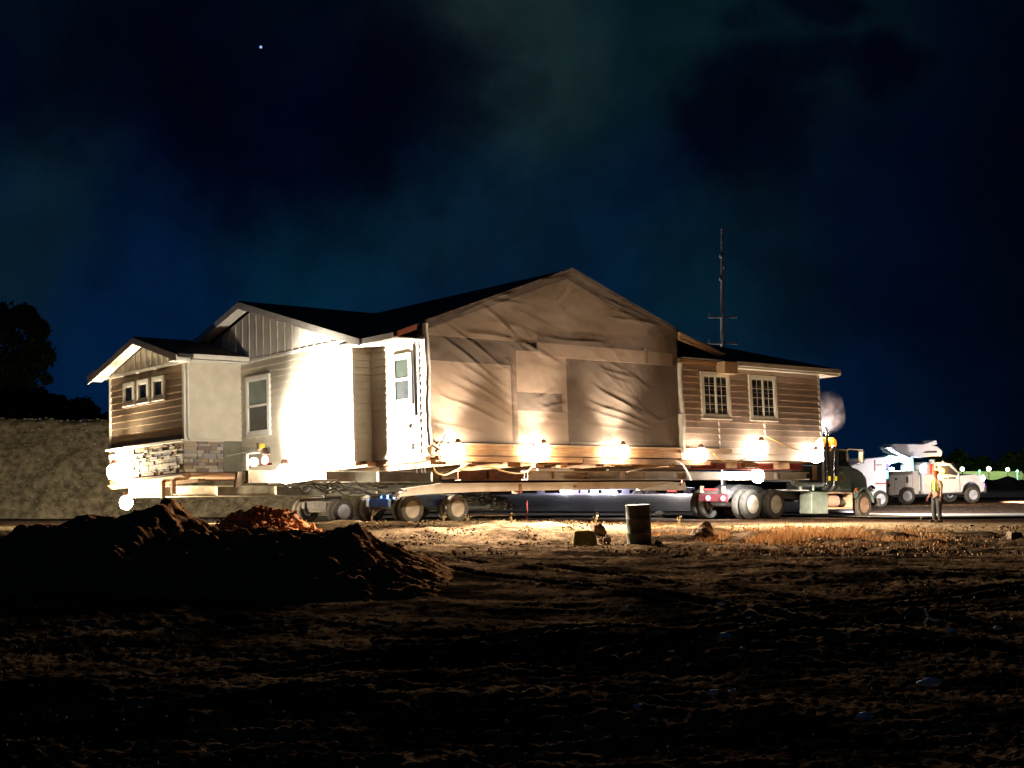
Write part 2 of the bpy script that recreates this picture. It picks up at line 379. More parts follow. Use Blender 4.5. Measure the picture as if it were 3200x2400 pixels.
    c4 = N.new('ShaderNodeValToRGB'); K.new(n4.outputs[0], c4.inputs[0]); c4.color_ramp.elements[0].position = .42; c4.color_ramp.elements[0].color = (.16, .16, .16, 1); c4.color_ramp.elements[1].position = .62
    K.new(mx.outputs[2], mm.inputs[6]); K.new(c4.outputs[0], mm.inputs[7]); K.new(mm.outputs[2], b.inputs['Base Color'])
    n3 = N.new('ShaderNodeTexNoise'); n3.inputs['Scale'].default_value = 14; n3.inputs['Detail'].default_value = 8; K.new(tc.outputs['Object'], n3.inputs['Vector'])
    bp = N.new('ShaderNodeBump'); bp.inputs['Strength'].default_value = .8; bp.inputs['Distance'].default_value = .05; K.new(n3.outputs[0], bp.inputs['Height']); K.new(bp.outputs[0], b.inputs['Normal'])
    o = link('ground', me, m, smooth=False)
    for p in me.polygons: p.use_smooth = True
    struct(o)
make_ground()

def sheet(name, x0, x1, y0, y1, m, dz=.02, nx=40, ny=20, wob=.5):
    vs = []; X, Y = np.meshgrid(np.linspace(0, 1, nx), np.linspace(0, 1, ny))
    XX = np.zeros_like(X); YY = np.zeros_like(X)
    for j in range(ny):
        for i in range(nx):
            t = X[j, i]; x = x0+(x1-x0)*t
            a = y0(x)+wob*nv(x, 0, .3, 11); b = y1(x)+wob*nv(x, 0, .3, 12)
            XX[j, i] = x; YY[j, i] = a+(b-a)*Y[j, i]
    Z = gz(XX, YY)+dz
    Z = np.where(YY > 110, .1+dz, Z)
    mb = MB(); mb.add(np.stack([XX, YY, Z], -1).reshape(-1, 3).tolist(), [(j*nx+i, j*nx+i+1, (j+1)*nx+i+1, (j+1)*nx+i) for j in range(ny-1) for i in range(nx-1)])
    return struct(mb.build(name, m))
asph = mat('worn asphalt', (.15, .14, .155), .75, col2=(.095, .092, .105), vscale=.7, bump=.3, bscale=30, stretch=(.3, 1, 1))
sheet('asphalt_road', -6, 14.5, lambda x: 60.5-.02*x, lambda x: 92+.3*x, asph, .12)
sheet('concrete_kerb', -8, 22, lambda x: 54.4, lambda x: 59.0, mat('pale concrete', (.15, .135, .11), .9, var=.35, vscale=1.5, bump=.2), .10, ny=4, wob=.25)
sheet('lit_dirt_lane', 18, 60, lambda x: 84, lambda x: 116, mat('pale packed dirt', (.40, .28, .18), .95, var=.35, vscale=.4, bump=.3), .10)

# ------------------------------------------------------------------ gravel bank, mounds
def heap(name, label, cat, px, D, front, back, m, top_extra=0, hf=1., amp=.12, seed=1, step=.12, base_z=None, fb=1.3):
    """ridge line surveyed as points, flanks fall to the ground in front and behind"""
    pts = [at(x, y, D) for x, y in px]; xs = [p.x for p in pts]; zs = [p.z for p in pts]
    nx = int((xs[-1]-xs[0])/step)+1; ts = np.concatenate([np.linspace(-1, 0, int(front/step)+2)[:-1], np.linspace(0, 1, int(back/step)+2)])
    vs = []; fs = []
    for t in ts:
        for i in range(nx):
            x = xs[0]+(xs[-1]-xs[0])*i/(nx-1)
            y0 = D+.5*nv(x, 0, .5, seed+5)
            y = y0+(t*front if t < 0 else t*back)
            g = gz1(x, y) if base_z is None else base_z
            h = np.interp(x, xs, zs)-g
            k = 1-abs(t)**fb if t < 0 else 1-t
            if t < 0: k = (1-abs(t))**.85
            z = g-.06+(h+.06)*k
            a = amp*min(1, h/.5+.1)*(min(1, abs(t)*4+.35))
            z += a*(nv(x, y, .9, seed)+hf*(.5*nv(x, y, 2.3, seed+1)+.35*nv(x, y, 5., seed+2)+.25*nv(x, y, 9., seed+3)))*(1 if k > .02 else 0)
            vs.append((x, y, z))
    ny = len(ts); fs = [(j*nx+i, j*nx+i+1, (j+1)*nx+i+1, (j+1)*nx+i) for j in range(ny-1) for i in range(nx-1)]
    mb = MB(); mb.v = vs; mb.f = fs
    o = mb.build(name, m)
    for p in o.data.polygons: p.use_smooth = True
    return tag(o, label, cat) if cat else o
heap('dirt_mound', 'large dark mound of dug dirt in the left foreground', 'dirt mound',
     [(-160, 1790), (0, 1732), (60, 1700), (110, 1650), (150, 1637), (215, 1636), (250, 1612), (290, 1607), (380, 1622), (430, 1600), (500, 1586), (508, 1563), (550, 1563), (557, 1590), (600, 1611), (660, 1645), (700, 1657), (850, 1652), (1000, 1660), (1060, 1655), (1100, 1641), (1150, 1666), (1250, 1712), (1350, 1755), (1440, 1800)],
     25.5, 5., 3., M['soil'], amp=.15, seed=3, step=.06, hf=2.1)
heap('red_soil_heap', 'smaller heap of red orange soil behind the large dark mound', 'soil heap',
     [(650, 1665), (680, 1640), (700, 1618), (750, 1600), (790, 1590), (860, 1590), (920, 1602), (960, 1640), (1000, 1662), (1040, 1690)],
     35, 1.6, 1.5, mat('bright red soil', (.75, .25, .06), .95, col2=(.42, .14, .04), vscale=4, bump=.9, bscale=9), amp=.14, seed=9, step=.05, hf=2.2)
gb = heap('gravel_bank', None, None,
     [(-900, 1318), (-400, 1300), (0, 1306), (120, 1311), (240, 1313), (330, 1312), (600, 1320), (900, 1335), (1150, 1380), (1330, 1440), (1480, 1520), (1560, 1552), (1650, 1608), (1700, 1625)],
     66, 3.6, 8., M['gravel'], amp=.3, seed=14, step=.25)
gb.name = 'gravel_bank'; tag(gb, 'high pale gravel embankment rising behind the house trailer', 'embankment')
def clods(name, label, cat, spots, m):
    for i, (x, y, D, r) in enumerate(spots):
        p = at(x, y, D); mb = MB(); mb.ball((0, 0, 0), r, 16, (1.15, .9, .8))
        mb.v = [tuple(Vector(v)*(1+.6*noise.noise(Vector(v)/r*1.3+Vector((i*3., 0, 0)))+.25*noise.noise(Vector(v)/r*3.+Vector((i*3., 4, 0))))) for v in mb.v]
        tag(mb.build(name, m, loc=p), label[i], cat)

# scattered stones on the mound and gravel faces, too many to count
def scatter_stones(name, n, fn, m, r0, r1):
    mb = MB()
    for i in range(n):
        p = fn(); r = random.uniform(r0, r1)
        vs = [Vector((random.uniform(.25, 1)*a, random.uniform(.25, 1)*b, random.uniform(.2, .8)*c))*r+Vector(p) for a in (-1, 1) for b in (-1, 1) for c in (-1, 1)]
        mb.add(vs, [(0, 1, 3, 2), (4, 6, 7, 5), (0, 4, 5, 1), (2, 3, 7, 6), (0, 2, 6, 4), (1, 5, 7, 3)])
    o = mb.build(name, m); o['kind'] = 'stuff'; return o
def surf_pts(o):
    me = o.data; tri = [p for p in me.polygons if p.center.y < 68]
    def f():
        p = random.choice(tri); return me.vertices[p.vertices[random.randrange(4)]].co+Vector((random.uniform(-.1, .1), random.uniform(-.1, .1), 0))
    return f
stonemix = mat('mixed pale stones', (.3, .27, .2), .9, spec=0, island=[(.17, .145, .10), (.09, .075, .05), (.26, .23, .17), (.12, .10, .07), (.2, .17, .12)])
scatter_stones('bank_stones', 22000, surf_pts(gb), stonemix, .015, .05)
dm = [o for o in C.objects if o.name == 'dirt_mound'][0]
scatter_stones('mound_clods', 1800, surf_pts(dm), mat('soil clods', (.15, .08, .04), .95, spec=0, island=[(.10, .055, .03), (.2, .11, .06), (.06, .035, .02), (.15, .09, .06)]), .01, .038)
rh = [o for o in C.objects if o.name == 'red_soil_heap'][0]
scatter_stones('red_heap_clods', 900, surf_pts(rh), mat('red clods', (.4, .15, .05), .95, spec=0, island=[(.42, .16, .05), (.25, .09, .04), (.5, .22, .09), (.16, .07, .035)]), .02, .07)
def gp():
    y = math.exp(random.uniform(math.log(6), math.log(46))); x = random.uniform(-.4, .4)*y
    return (x, y, gz1(x, y)+.03)
scatter_stones('ground_clods', 4500, gp, mat('dirt clods', (.2, .14, .09), .95, spec=0, island=[(.14, .09, .055), (.24, .17, .11), (.09, .06, .04), (.30, .23, .16)]), .006, .019)

# ------------------------------------------------------------------ the house
house = thing('house', 'pale single storey house with dark roof riding on steel beams and wheels', 'house', ORG, mtx=HM)
H = house
SK = (-.63, -2.58)                      # planes of the big gable wall and of the small gable wall
def lap(mb, ax, plane, a0, a1, w0, w1, out, n=None, e=.2, lip=.034):
    """lap siding courses on plane ax = plane, running a0..a1, facing out (+1 / -1)"""
    n = n or max(1, round((w1-w0)/e)); h = (w1-w0)/n
    for i in range(n):
        z0 = w0+i*h; z1 = z0+h+.004
        for (p, q) in (((plane+out*lip, z0), (plane+out*.002, z1)),):
            def m(a, d, z): return (d, a, z) if ax == 0 else (a, d, z)
            vs = [m(a0, p[0], z0), m(a1, p[0], z0), m(a1, q[0], z1), m(a0, q[0], z1), m(a0, plane-out*.02, z0), m(a1, plane-out*.02, z0), m(a1, plane-out*.02, z1), m(a0, plane-out*.02, z1)]
            mb.add(vs, [(0, 1, 2, 3), (4, 7, 6, 5), (0, 4, 5, 1), (3, 2, 6, 7), (0, 3, 7, 4), (1, 5, 6, 2)])
PITCH = .30
# walls: every wall a part
w = MB(); lap(w, 0, 0., -.02, 2.46, 0, 3.42, -1); w.build('wall', M['siding'], H)
w = MB(); lap(w, 1, 2.46, -.63, 0., 0, 3.42, -1); w.build('wall', M['siding'], H)
w = MB(); lap(w, 0, SK[0], 2.46, 8.42, 0, 3.33, -1); w.build('wall', M['siding'], H)
w = MB(); lap(w, 1, 8.42, SK[1], SK[0], 0.95, 3.33, -1, e=.15, lip=.018); w.build('wall', M['siding'], H)
w = MB(); lap(w, 0, SK[1], 8.44, 13.3, .97, 3.27, -1); w.build('wall', mat('lap siding browned for lamplight', (.34, .25, .17), .65, var=.18, vscale=2.5, bump=.15, bscale=30), H)  # same paint as the other walls, browner to imitate the warm light
w = MB(); lap(w, 1, 0., 9.95, 17.05, 0, 3.03, -1, e=.2, lip=.045); w.build('wall', mat('rosy lap siding browned for lamplight', (.43, .335, .285), .65, var=.18, vscale=2.5, bump=.15, bscale=30), H)  # same siding again, coloured darker and rosier for the lamplit look
# hidden core so that nothing shows through, coloured dark for the unlit rooms
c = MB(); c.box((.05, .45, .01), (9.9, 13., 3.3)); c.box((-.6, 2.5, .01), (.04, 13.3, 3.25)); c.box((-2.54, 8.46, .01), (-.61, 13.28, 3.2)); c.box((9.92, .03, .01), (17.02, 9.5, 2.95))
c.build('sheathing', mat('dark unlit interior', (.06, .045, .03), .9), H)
# gable panels, board and batten
def gable(plane, v0, v1, w0, va, wa, out=-1, step=.4):
    g = MB(); s0 = (wa-w0)/(va-v0); s1 = (wa-w0)/(v1-va)
    g.prism([(v0, w0), (v1, w0), (va, wa)], 0, plane, plane+out*.03)
    g.build('gable_panel', M['batten'], H)
    v = v0+step*.5
    while v < v1:
        b = MB()
        top = w0+(v-v0)*s0 if v < va else w0+(v1-v)*s1
        b.box((plane+out*.03, v-.025, w0), (plane+out*.055, v+.025, top-.02)); v += step
        b.build('batten', M['batten'], H)
gable(SK[0], 2.46, 12.7, 3.40, 7.6, 4.93)
gable(SK[1], 8.46, 13.3, 3.36, 10.85, 4.08, step=.36)
b = MB(); b.box((SK[0]-.05, 2.44, 3.33), (SK[0]+.02, 8.42, 3.42)); b.build('trim_board', M['trim'], H)
b = MB(); b.box((SK[1]-.06, 8.44, 3.27), (SK[1]+.02, 13.3, 3.36)); b.build('trim_board', M['trim'], H)
# corner boards
for (a, b_) in (((-.045, -.05, 0), (.09, .03, 3.42)), ((SK[0]-.035, 2.43, 0), (SK[0]+.06, 2.53, 3.33)), ((SK[1]-.035, 8.385, .95), (SK[1]+.07, 8.50, 3.3)),
                ((SK[1]-.035, 13.22, .95), (SK[1]+.07, 13.34, 3.3)), ((16.98, -.035, 0), (17.08, .05, 3.0))):
    MB().box(a, b_).build('corner_board', M['trim'], H)
# stone skirt
def stones(ax, plane, a0, a1, w0, w1, out, seed):
    rr = random.Random(seed); mb = MB(); z = w0
    while z < w1-.02:
        h = min(rr.choice((.07, .09, .11, .06)), w1-z); a = a0
        while a < a1-.02:
            l = min(rr.uniform(.14, .5), a1-a); d = rr.uniform(.03, .085)
            j = rr.uniform(0, .012)
            if ax == 0: mb.box((plane, a+.006, z+.005), (plane+out*d, a+l-.006, z+h-.004))
            else: mb.box((a+.006, plane, z+.005), (a+l-.006, plane+out*d, z+h-.004))
            a += l
        z += h
    mb.build('stone_skirt', M['stone'], H, bevel=.008)
stones(0, SK[1], 8.40, 13.34, 0, .92, -1, 4); stones(1, 8.42, SK[1]-.06, -1.30, 0, .92, -1, 5)
b = MB(); b.box((SK[1]+.0, 8.4, 0), (SK[1]-.02, 13.3, .93)); b.box((-2.56, 8.40, 0), (-1.32, 8.42, .93)); b.build('skirt_backing', M['darkwood'], H)
b = MB(); b.box((SK[1]-.16, 8.33, .92), (SK[1]+.02, 13.38, .985)); b.build('ledge', M['batten'], H)
b = MB(); b.box((SK[1]+.02, 8.33, .92), (-1.29, 8.43, .985)); b.build('ledge', M['batten'], H)
b = MB(); b.box((-1.28, 8.40, .02), (-.66, 8.44, .94)); b.build('crawl_panel', mat('grey green panel', (.15, .15, .11), .8, var=.3, vscale=3), H)
# windows
def window(ax, plane, a0, a1, w0, w1, out, kind):
    def bx(mb, a, b, z, zz, d0, d1):
        if ax == 0: mb.box((plane+out*d0, a, z), (plane+out*d1, b, zz))
        else: mb.box((a, plane+out*d0, z), (b, plane+out*d1, zz))
    t = .11; f = MB()
    bx(f, a0, a1, w1-t, w1, 0, .085); bx(f, a0, a1, w0, w0+t, 0, .085); bx(f, a0, a0+t, w0+t, w1-t, 0, .085); bx(f, a1-t, a1, w0+t, w1-t, 0, .085)
    bx(f, a0-.02, a1+.02, w0-.03, w0, 0, .105)
    fo = f.build('window', M['trim'], H); bl = M['blind']
    if kind == 'dim': kind = 'hung'; bl = mat('dim green pane', (.035, .045, .038), .2, var=.3)
    g0, g1, h0, h1 = a0+t, a1-t, w0+t, w1-t; s = MB(); q = .04
    bx(s, g0, g1, h1-q, h1, .04, .072); bx(s, g0, g1, h0, h0+q, .04, .072); bx(s, g0, g0+q, h0+q, h1-q, .04, .072); bx(s, g1-q, g1, h0+q, h1-q, .04, .072)
    mid = (h0+h1)/2; am = (g0+g1)/2
    if kind == 'hung': bx(s, g0+q, g1-q, mid-.035, mid+.035, .04, .074)
    if kind == 'slide': bx(s, am-.035, am+.035, h0+q, h1-q, .04, .074)
    s.build('sash', M['trim'], fo)
    if kind == 'slide':
        s = MB()
        for (l, r) in ((g0+q, am-.035), (am+.035, g1-q)):
            for k in (1, 2, 3): z = h0+q+(h1-h0-2*q)*k/4; bx(s, l, r, z-.007, z+.007, .044, .056)
            c_ = (l+r)/2; bx(s, c_-.007, c_+.007, h0+q, h1-q, .043, .055)
        s.build('muntin', M['trim'], fo)
    if kind == 'hung':
        p = MB(); bx(p, g0+q, g1-q, mid+.035, h1-q, .004, .043); p.build('pane', bl, fo)
        p = MB(); bx(p, g0+q, g1-q, h0+q, mid-.035, .004, .043); p.build('pane', M['glass'], fo)
    else:
        p = MB(); bx(p, g0+q, g1-q, h0+q, h1-q, .004, .043); p.build('pane', M['glass'], fo)
    return fo
window(0, SK[0], 6.70, 8.06, 1.06, 2.87, -1, 'hung')
window(0, 0., .50, 1.42, 1.45, 2.84, -1, 'dim')
for v in (9.95, 10.94, 11.9): window(0, SK[1], v-.38, v+.38, 2.3, 3.02, -1, 'plain')
window(1, 0., 10.95, 12.33, 1.32, 2.80, -1, 'slide'); window(1, 0., 13.29, 14.68, 1.32, 2.80, -1, 'slide')
# white strips of the wing wall below the windows
b = MB(); b.box((11.75, -.035, .35), (11.80, -.006, 1.28)); b.build('batten_strip', M['trim'], H)
b = MB(); b.box((14.0, -.035, .75), (14.07, -.006, 1.28)); b.build('batten_strip', M['trim'], H)
# roofs (slabs .12 thick) --------------------------------------------------
def roof(name, quad, m=M['shingle'], t=.1): return MB().slab(quad, (0, 0, -t)).build(name, m, H)
RW = 5.58; RU = 5.53
MB().slab([(-1.1, -.03, RW-.352*(RU+1.1)), (RU, -.03, RW), (RU, 14.5, RW), (-.5, 14.5, RW-.352*(RU+.5)), (-.5, 2.42, RW-.352*(RU+.5)), (-1.1, 2.42, RW-.352*(RU+1.1))], (0, 0, -.1)).build('roof', M['shingle'], H)
roof('roof', [(RU, -.03, RW), (12.1, -.03, RW-.336*(12.1-RU)), (12.1, 14.5, RW-.336*(12.1-RU)), (RU, 14.5, RW)])
# big left gable roof: ridge along u at v = 7.64
GA = 7.64; GW = 5.16; ue = SK[0]-.5
roof('roof', [(ue, 1.35, GW-.3*(GA-1.35)), (ue, GA, GW), (5.0, GA, GW), (5.0, 1.35, GW-.3*(GA-1.35))])
roof('roof', [(ue, GA, GW), (ue, 13.9, GW-.3*(13.9-GA)), (5.0, 13.9, GW-.3*(13.9-GA)), (5.0, GA, GW)])
# small porch gable roof
PA = 10.68; PW = 4.32; up_ = SK[1]-.5
roof('roof', [(up_, 7.85, PW-.3*(PA-7.85)), (up_, PA, PW), (-.70, PA, PW), (-.70, 7.85, PW-.3*(PA-7.85))])
roof('roof', [(up_, PA, PW), (up_, 13.85, PW-.3*(13.85-PA)), (-.70, 13.85, PW-.3*(13.85-PA)), (-.70, PA, PW)])
# hipped right wing
e0 = 3.16; u1, v0_ = 17.8, -.38; hh = 4.6; pw = .335
MB().add([(9.93, v0_, e0), (u1, v0_, e0), (u1-hh, v0_+hh, e0+pw*hh), (9.93, v0_+hh, e0+pw*hh), (u1, v0_+2*hh, e0), (9.93, v0_+2*hh, e0)],
         [(0, 1, 2, 3), (1, 4, 2), (3, 2, 4, 5), (0, 5, 4, 1)]).build('roof', M['shingle'], H)
# rakes, fascias, soffits, gutters
def board(a, b, h=.2, t=.04, m=M['trim'], name='rake_board', dirn=None):
    a = Vector(a); b = Vector(b); d = Vector(dirn) if dirn else Vector((-1, 0, 0))
    MB().slab([a, b, b-Vector((0, 0, h)), a-Vector((0, 0, h))], d*t).build(name, m, H)
board((ue, 1.35, GW-.3*(GA-1.35)-.04), (ue, GA, GW-.04)); board((ue, GA, GW-.04), (ue, 13.9, GW-.3*(13.9-GA)-.04))
board((up_, 7.9, PW-.3*(PA-7.9)-.04), (up_, PA, PW-.04)); board((up_, PA, PW-.04), (up_, 13.85, PW-.3*(13.85-PA)-.04))
def soffit(u0, u1_, va, wa, vb, wb): MB().slab([(u0, va, wa), (u1_, va, wa), (u1_, vb, wb), (u0, vb, wb)], (0, 0, -.03)).build('soffit', M['trim'], H)
for (u0, u1_, ap, wp, vl, vr) in ((ue, SK[0]-.06, GA, GW, 1.4, 13.8), (up_, SK[1]-.06, PA, PW, 7.95, 13.8)):
    soffit(u0, u1_, ap, wp-.13, vl, wp-.13-.3*(ap-vl)); soffit(u0, u1_, ap, wp-.13, vr, wp-.13-.3*(vr-ap))
# porch eave returns and gutters
b = MB(); b.box((up_-.02, 8.02, 3.28), (SK[1]+.02, 8.44, 3.36)); b.box((SK[1], 7.84, 3.36), (-.66, 7.96, 3.49)); b.build('gutter', M['trim'], H, bevel=.015)
b = MB(); b.box((SK[1], 7.96, 3.30), (-.66, 8.42, 3.335)); b.build('soffit', M['trim'], H)
b = MB(); b.prism([(13.3, 3.30), (13.95, 3.30), (13.95, 3.40), (13.3, 3.58)], 0, up_-.02, SK[1]); b.build('eave_return', M['trim'], H)
b = MB(); b.box((SK[0]-.5, 1.33, 3.16), (-.03, 2.42, 3.19)); b.build('soffit', M['trim'], H)
b = MB(); b.box((-1.14, -.10, 3.08), (-1.1, 1.34, 3.23)); b.build('fascia', M['trim'], H)
b = MB(); b.box((-1.1, -.08, 3.10), (-.03, 1.33, 3.13)); b.build('soffit', M['trim'], H)
b = MB(); b.slab([(-1.0, -.15, 3.27), (-.35, -.15, 3.50), (-.35, -.15, 3.36), (-1.0, -.15, 3.13)], (0, .05, 0)); b.build('roof_edge', mat('rust red sheathing', (.25, .07, .04), .8), H)
b = MB(); b.tube([(SK[1]-.02, 8.05, 3.36), (SK[1]-.03, 8.1, 3.26), (SK[1]+.05, 8.3, 3.10), (SK[1]+.08, 8.36, 3.0), (SK[1]+.08, 8.36, 1.05), (SK[1]+.12, 8.28, .95)], .04, 8); b.build('downspout', M['trim'], H, smooth=True)
b = MB(); b.box((SK[0]-.5, 1.31, 3.10), (-1.1+.55, 1.35, 3.25)); b.build('fascia', mat('tan fascia', (.4, .27, .17), .7), H)
b = MB(); b.box((12.35, -.40, 3.0), (17.85, -.34, 3.17)); b.build('gutter', M['trim'], H, bevel=.02)
b = MB(); b.box((12.35, -.34, 2.95), (17.8, -.03, 2.99)); b.build('soffit', M['trim'], H)
b = MB(); b.box((17.8, -.38, 2.95), (17.85, 6, 3.14)); b.box((17.08, -.34, 2.93), (17.8, 6, 2.96)); b.build('fascia', M['trim'], H)
b = MB(); b.box((9.95, -.10, 3.03), (11.75, -.03, 3.14)); b.build('fascia', M['wood'], H)
b = MB(); b.box((11.72, -.42, 2.74), (12.34, -.03, 3.12)); b.build('eave_box', mat('tan eave box', (.45, .33, .2), .7, var=.2), H)
b = MB(); b.slab([(9.95, -.14, 3.97), (12.05, -.14, 3.40), (11.75, -.14, 3.30), (9.95, -.14, 3.74)], (0, .06, 0)); b.build('rake_board', M['plywood'], H)
b = MB(); b.slab([(9.95, -.17, 3.98), (12.1, -.17, 3.40), (12.0, -.17, 3.34), (9.95, -.17, 3.88)], (0, .03, 0)); b.build('rake_board', mat('dusty trim', (.42, .34, .26), .7), H)
b = MB(); b.box((-.045, .22, .0), (-.0, .56, 3.3)); b.build('trim_board', M['trim'], H)  # flat board added so the conduit shadow does not zigzag over the laps
# service mast and small fittings on the white wall
b = MB(); b.tube([(-.07, .38, 1.1), (-.07, .40, 3.05)], .022, 6); b.build('conduit', M['darktrim'], H)
b = MB(); b.box((-.09, .30, 3.08), (-.03, .62, 3.13)); b.build('mast_bracket', M['chassis'], H); b = MB(); b.box((-.09, .2, 3.2), (-.03, .55, 3.24)); b.build('mast_bracket', M['chassis'], H); b = MB(); b.box((-.08, .66, .78), (-.03, .72, .9)); b.build('outlet_box', M['chassis'], H); b = MB(); b.box((-.08, .55, .2), (-.03, .62, .38)); b.build('meter_bracket', M['chassis'], H)
# framing seen through the plastic on the cut side: posts, boards, openings
b = MB(); b.box((.1, .12, .3), (3.15, .16, 2.6)); b.box((3.35, .12, 1.87), (5.3, .16, 3.05)); b.box((3.35, .12, .3), (5.3, .16, 1.33)); b.box((5.14, .12, 1.34), (5.3, .16, 1.86)); b.box((4.2, .10, 2.93), (9.85, .15, 3.32)); b.box((5.33, .12, .3), (9.85, .16, .47))
b.build('inner_wall', M['drywall'], H)
b = MB(); b.prism([(.1, 3.30), (9.8, 3.34), (9.8, 3.8), (5.53, 5.3), (.1, 3.4)], 1, .2, .24); b.build('truss_panel', mat('grey brown truss panel', (.34, .27, .19), .9), H)
b = MB(); b.box((3.18, .05, .3), (3.3, .15, 3.1)); b.build('post', M['darkwood'], H); b = MB(); b.box((8.6, .05, 2.95), (8.68, .12, 3.4)); b.build('post', M['darkwood'], H)
b = MB(); b.box((-.02, .02, .02), (9.86, .40, .28)); b.build('floor_joist', M['darkwood'], H)
b = MB(); b.box((.02, -.03, .04), (9.9, .02, .30)); b.build('rim_board', M['wood'], H)
b = MB(); b.box((0.05, -.16, .30), (9.9, .06, .35)); b.build('rim_cap', M['plywood'], H)
b = MB(); b.box((.1, .05, -.03), (16.9, 13, .0)); b.box((-.6, 2.5, -.03), (.1, 13.2, 0)); b.box((-2.5, 8.5, -.03), (-.6, 13.2, 0)); b.build('floor', M['darkwood'], H)
b = MB(); b.box((SK[1]-.04, 8.42, -.16), (SK[1]+.2, 13.3, -.02)); b.box((SK[0]-.03, 2.4, -.13), (SK[0]+.15, 8.4, -.02)); b.box((-.02, .05, -.13), (.12, 2.4, -.02)); b.build('sill', M['wood'], H)

# ------------------------------------------------------------------ plastic sheet over the open side
def make_tarp():
    poly = [(-.03, .33), (-.05, 3.64), (1.0, 4.0), (2.6, 4.57), (RU, 5.60), (9.93, 4.12), (9.9, .33)]
    cre = [(200,540,860,1040,1.2),(100,590,850,1200,1.3),(570,410,880,720,1.6),(880,720,1220,910,1.4),(110,1160,860,1480,1.3),(110,1420,600,1540,1.4),(290,990,860,1330,1.),(330,880,860,1270,.9),
           (650,390,950,415,1.3),(420,650,850,720,1.3),(1620,350,2080,590,1.7),(1650,520,2110,600,1.5),(1500,1090,1950,1380,1.3),(1450,1240,2000,1450,1.3),(1420,1300,2010,1510,1.1),(1500,1450,2010,1540,1.2),
           (1580,960,1850,1050,.9),(1070,1470,1340,1470,.7),(2190,690,2090,900,1.),(1010,380,650,330,.8),(950,230,1290,170,.9),(1300,290,1240,370,.7),(400,480,520,430,1.),(520,420,900,300,.8),(1060,700,1640,760,.9),
           (300,1090,700,1290,.8),(380,1150,860,1400,.9),(1690,780,1760,900,.8),(1960,820,1900,910,.8),(2110,1420,2200,1400,.7),(130,1190,200,1290,.7),(880,760,960,840,.9),(900,740,1100,860,.9),(1080,1220,1180,1170,.7),(1090,1320,1280,1270,.8),
           (1540,1140,1900,1330,.7),(1600,1000,1820,1100,.6),(1010,1400,1300,1420,.6),(1000,1560,1330,1530,.6),(160,1440,500,1570,.8),(640,560,1000,640,.7),(1640,440,2050,590,.9)]
    segs = []
    for (a, b, c_, d, s) in cre:
        p = on(1300+a/2.765, 800+b/2.765, 1, -.05); q = on(1300+c_/2.765, 800+d/2.765, 1, -.05); segs.append((p.x, p.z, q.x, q.z, s))
    rc = random.Random(8)
    for k in range(60):
        x = rc.uniform(.1, 9.5); z = rc.uniform(.5, 2.8) if k % 3 else rc.uniform(2.6, 4.2); L_ = rc.uniform(.5, 1.6); a = rc.gauss(-.55, .22)
        if z < .34+.33*min(x, 9.9-x)+2.9: segs.append((x, z, min(9.8, x+L_*math.cos(a)), max(.4, z+L_*math.sin(a)), rc.uniform(.2, .55)))
    nx, nz_ = 330, 190; U_ = np.linspace(-.05, 9.93, nx)
    top = np.interp(U_, [p[0] for p in poly[1:6]], [p[1] for p in poly[1:6]]); bot = .33+.02*np.sin(U_*5)
    T = np.linspace(0, 1, nz_)[:, None]; W_ = bot[None, :]+(top-bot)[None, :]*T; UU = np.repeat(U_[None, :], nz_, 0)
    Dp = np.zeros_like(UU)
    for (x0, z0, x1, z1, s) in segs:
        dx, dz = x1-x0, z1-z0; L = math.hypot(dx, dz); dx /= L; dz /= L
        t = (UU-x0)*dx+(W_-z0)*dz; d = -(UU-x0)*dz+(W_-z0)*dx
        d = d+.02*np.sin(t*3.1+x0)
        e = np.clip(np.minimum(t+.15, L+.25-t)/(.35*L), 0, 1); e = e*e*(3-2*e)
        wd = .05+.03*e
        Dp += s*.026*e*(np.exp(-np.abs(d)/wd)-.3*np.exp(-((d-.09)/.07)**2))*np.clip(1.15-.2*(W_-.3), .35, 1)
    for i in range(nz_):
        for j in range(nx): Dp[i, j] += .03*nv(UU[i, j], W_[i, j], .9, 21)+.008*nv(UU[i, j], W_[i, j], 4., 22)
    edge = np.minimum(np.clip(T*6, 0, 1), 1); V_ = -.06-Dp*edge
    mb = MB(); mb.v = np.stack([UU, V_, W_], -1).reshape(-1, 3).tolist()
    mb.f = [(j*nx+i, j*nx+i+1, (j+1)*nx+i+1, (j+1)*nx+i) for j in range(nz_-1) for i in range(nx-1)]
    m = bpy.data.materials.new('cloudy plastic sheeting'); m.use_nodes = True; N = m.node_tree.nodes; K = m.node_tree.links
    b = N['Principled BSDF']; b.inputs['Base Color'].default_value = (.29, .225, .185, 1); b.inputs['Roughness'].default_value = .36; b.inputs['Specular IOR Level'].default_value = .5
    tr = N.new('ShaderNodeBsdfTransparent'); tr.inputs[0].default_value = (.88, .83, .78, 1); mx = N.new('ShaderNodeMixShader'); mx.inputs[0].default_value = .47
    K.new(tr.outputs[0], mx.inputs[1]); K.new(b.outputs[0], mx.inputs[2]); K.new(mx.outputs[0], N['Material Output'].inputs[0])
    t = thing('plastic_sheet', 'wrinkled brown tinted plastic sheeting stretched over the open gabled side of the house', 'plastic sheet', ORG, mtx=HM)
    o = mb.build('sheeting', m, t)
    for p in o.data.polygons: p.use_smooth = True
    # batten strips and bunched plastic at its two edges
    def strip(u, w0, w1, seed, r):
        pts = [(u+.03*math.sin(z*3+seed)+.03*nv(z, seed, 2.5, 31), -.10+.02*nv(z, seed, 3, 32), z) for z in np.linspace(w0, w1, 26)]
        s = MB(); s.tube(pts, r, 7); q = s.build('edge_wrap', M['plastic'], t, smooth=True)
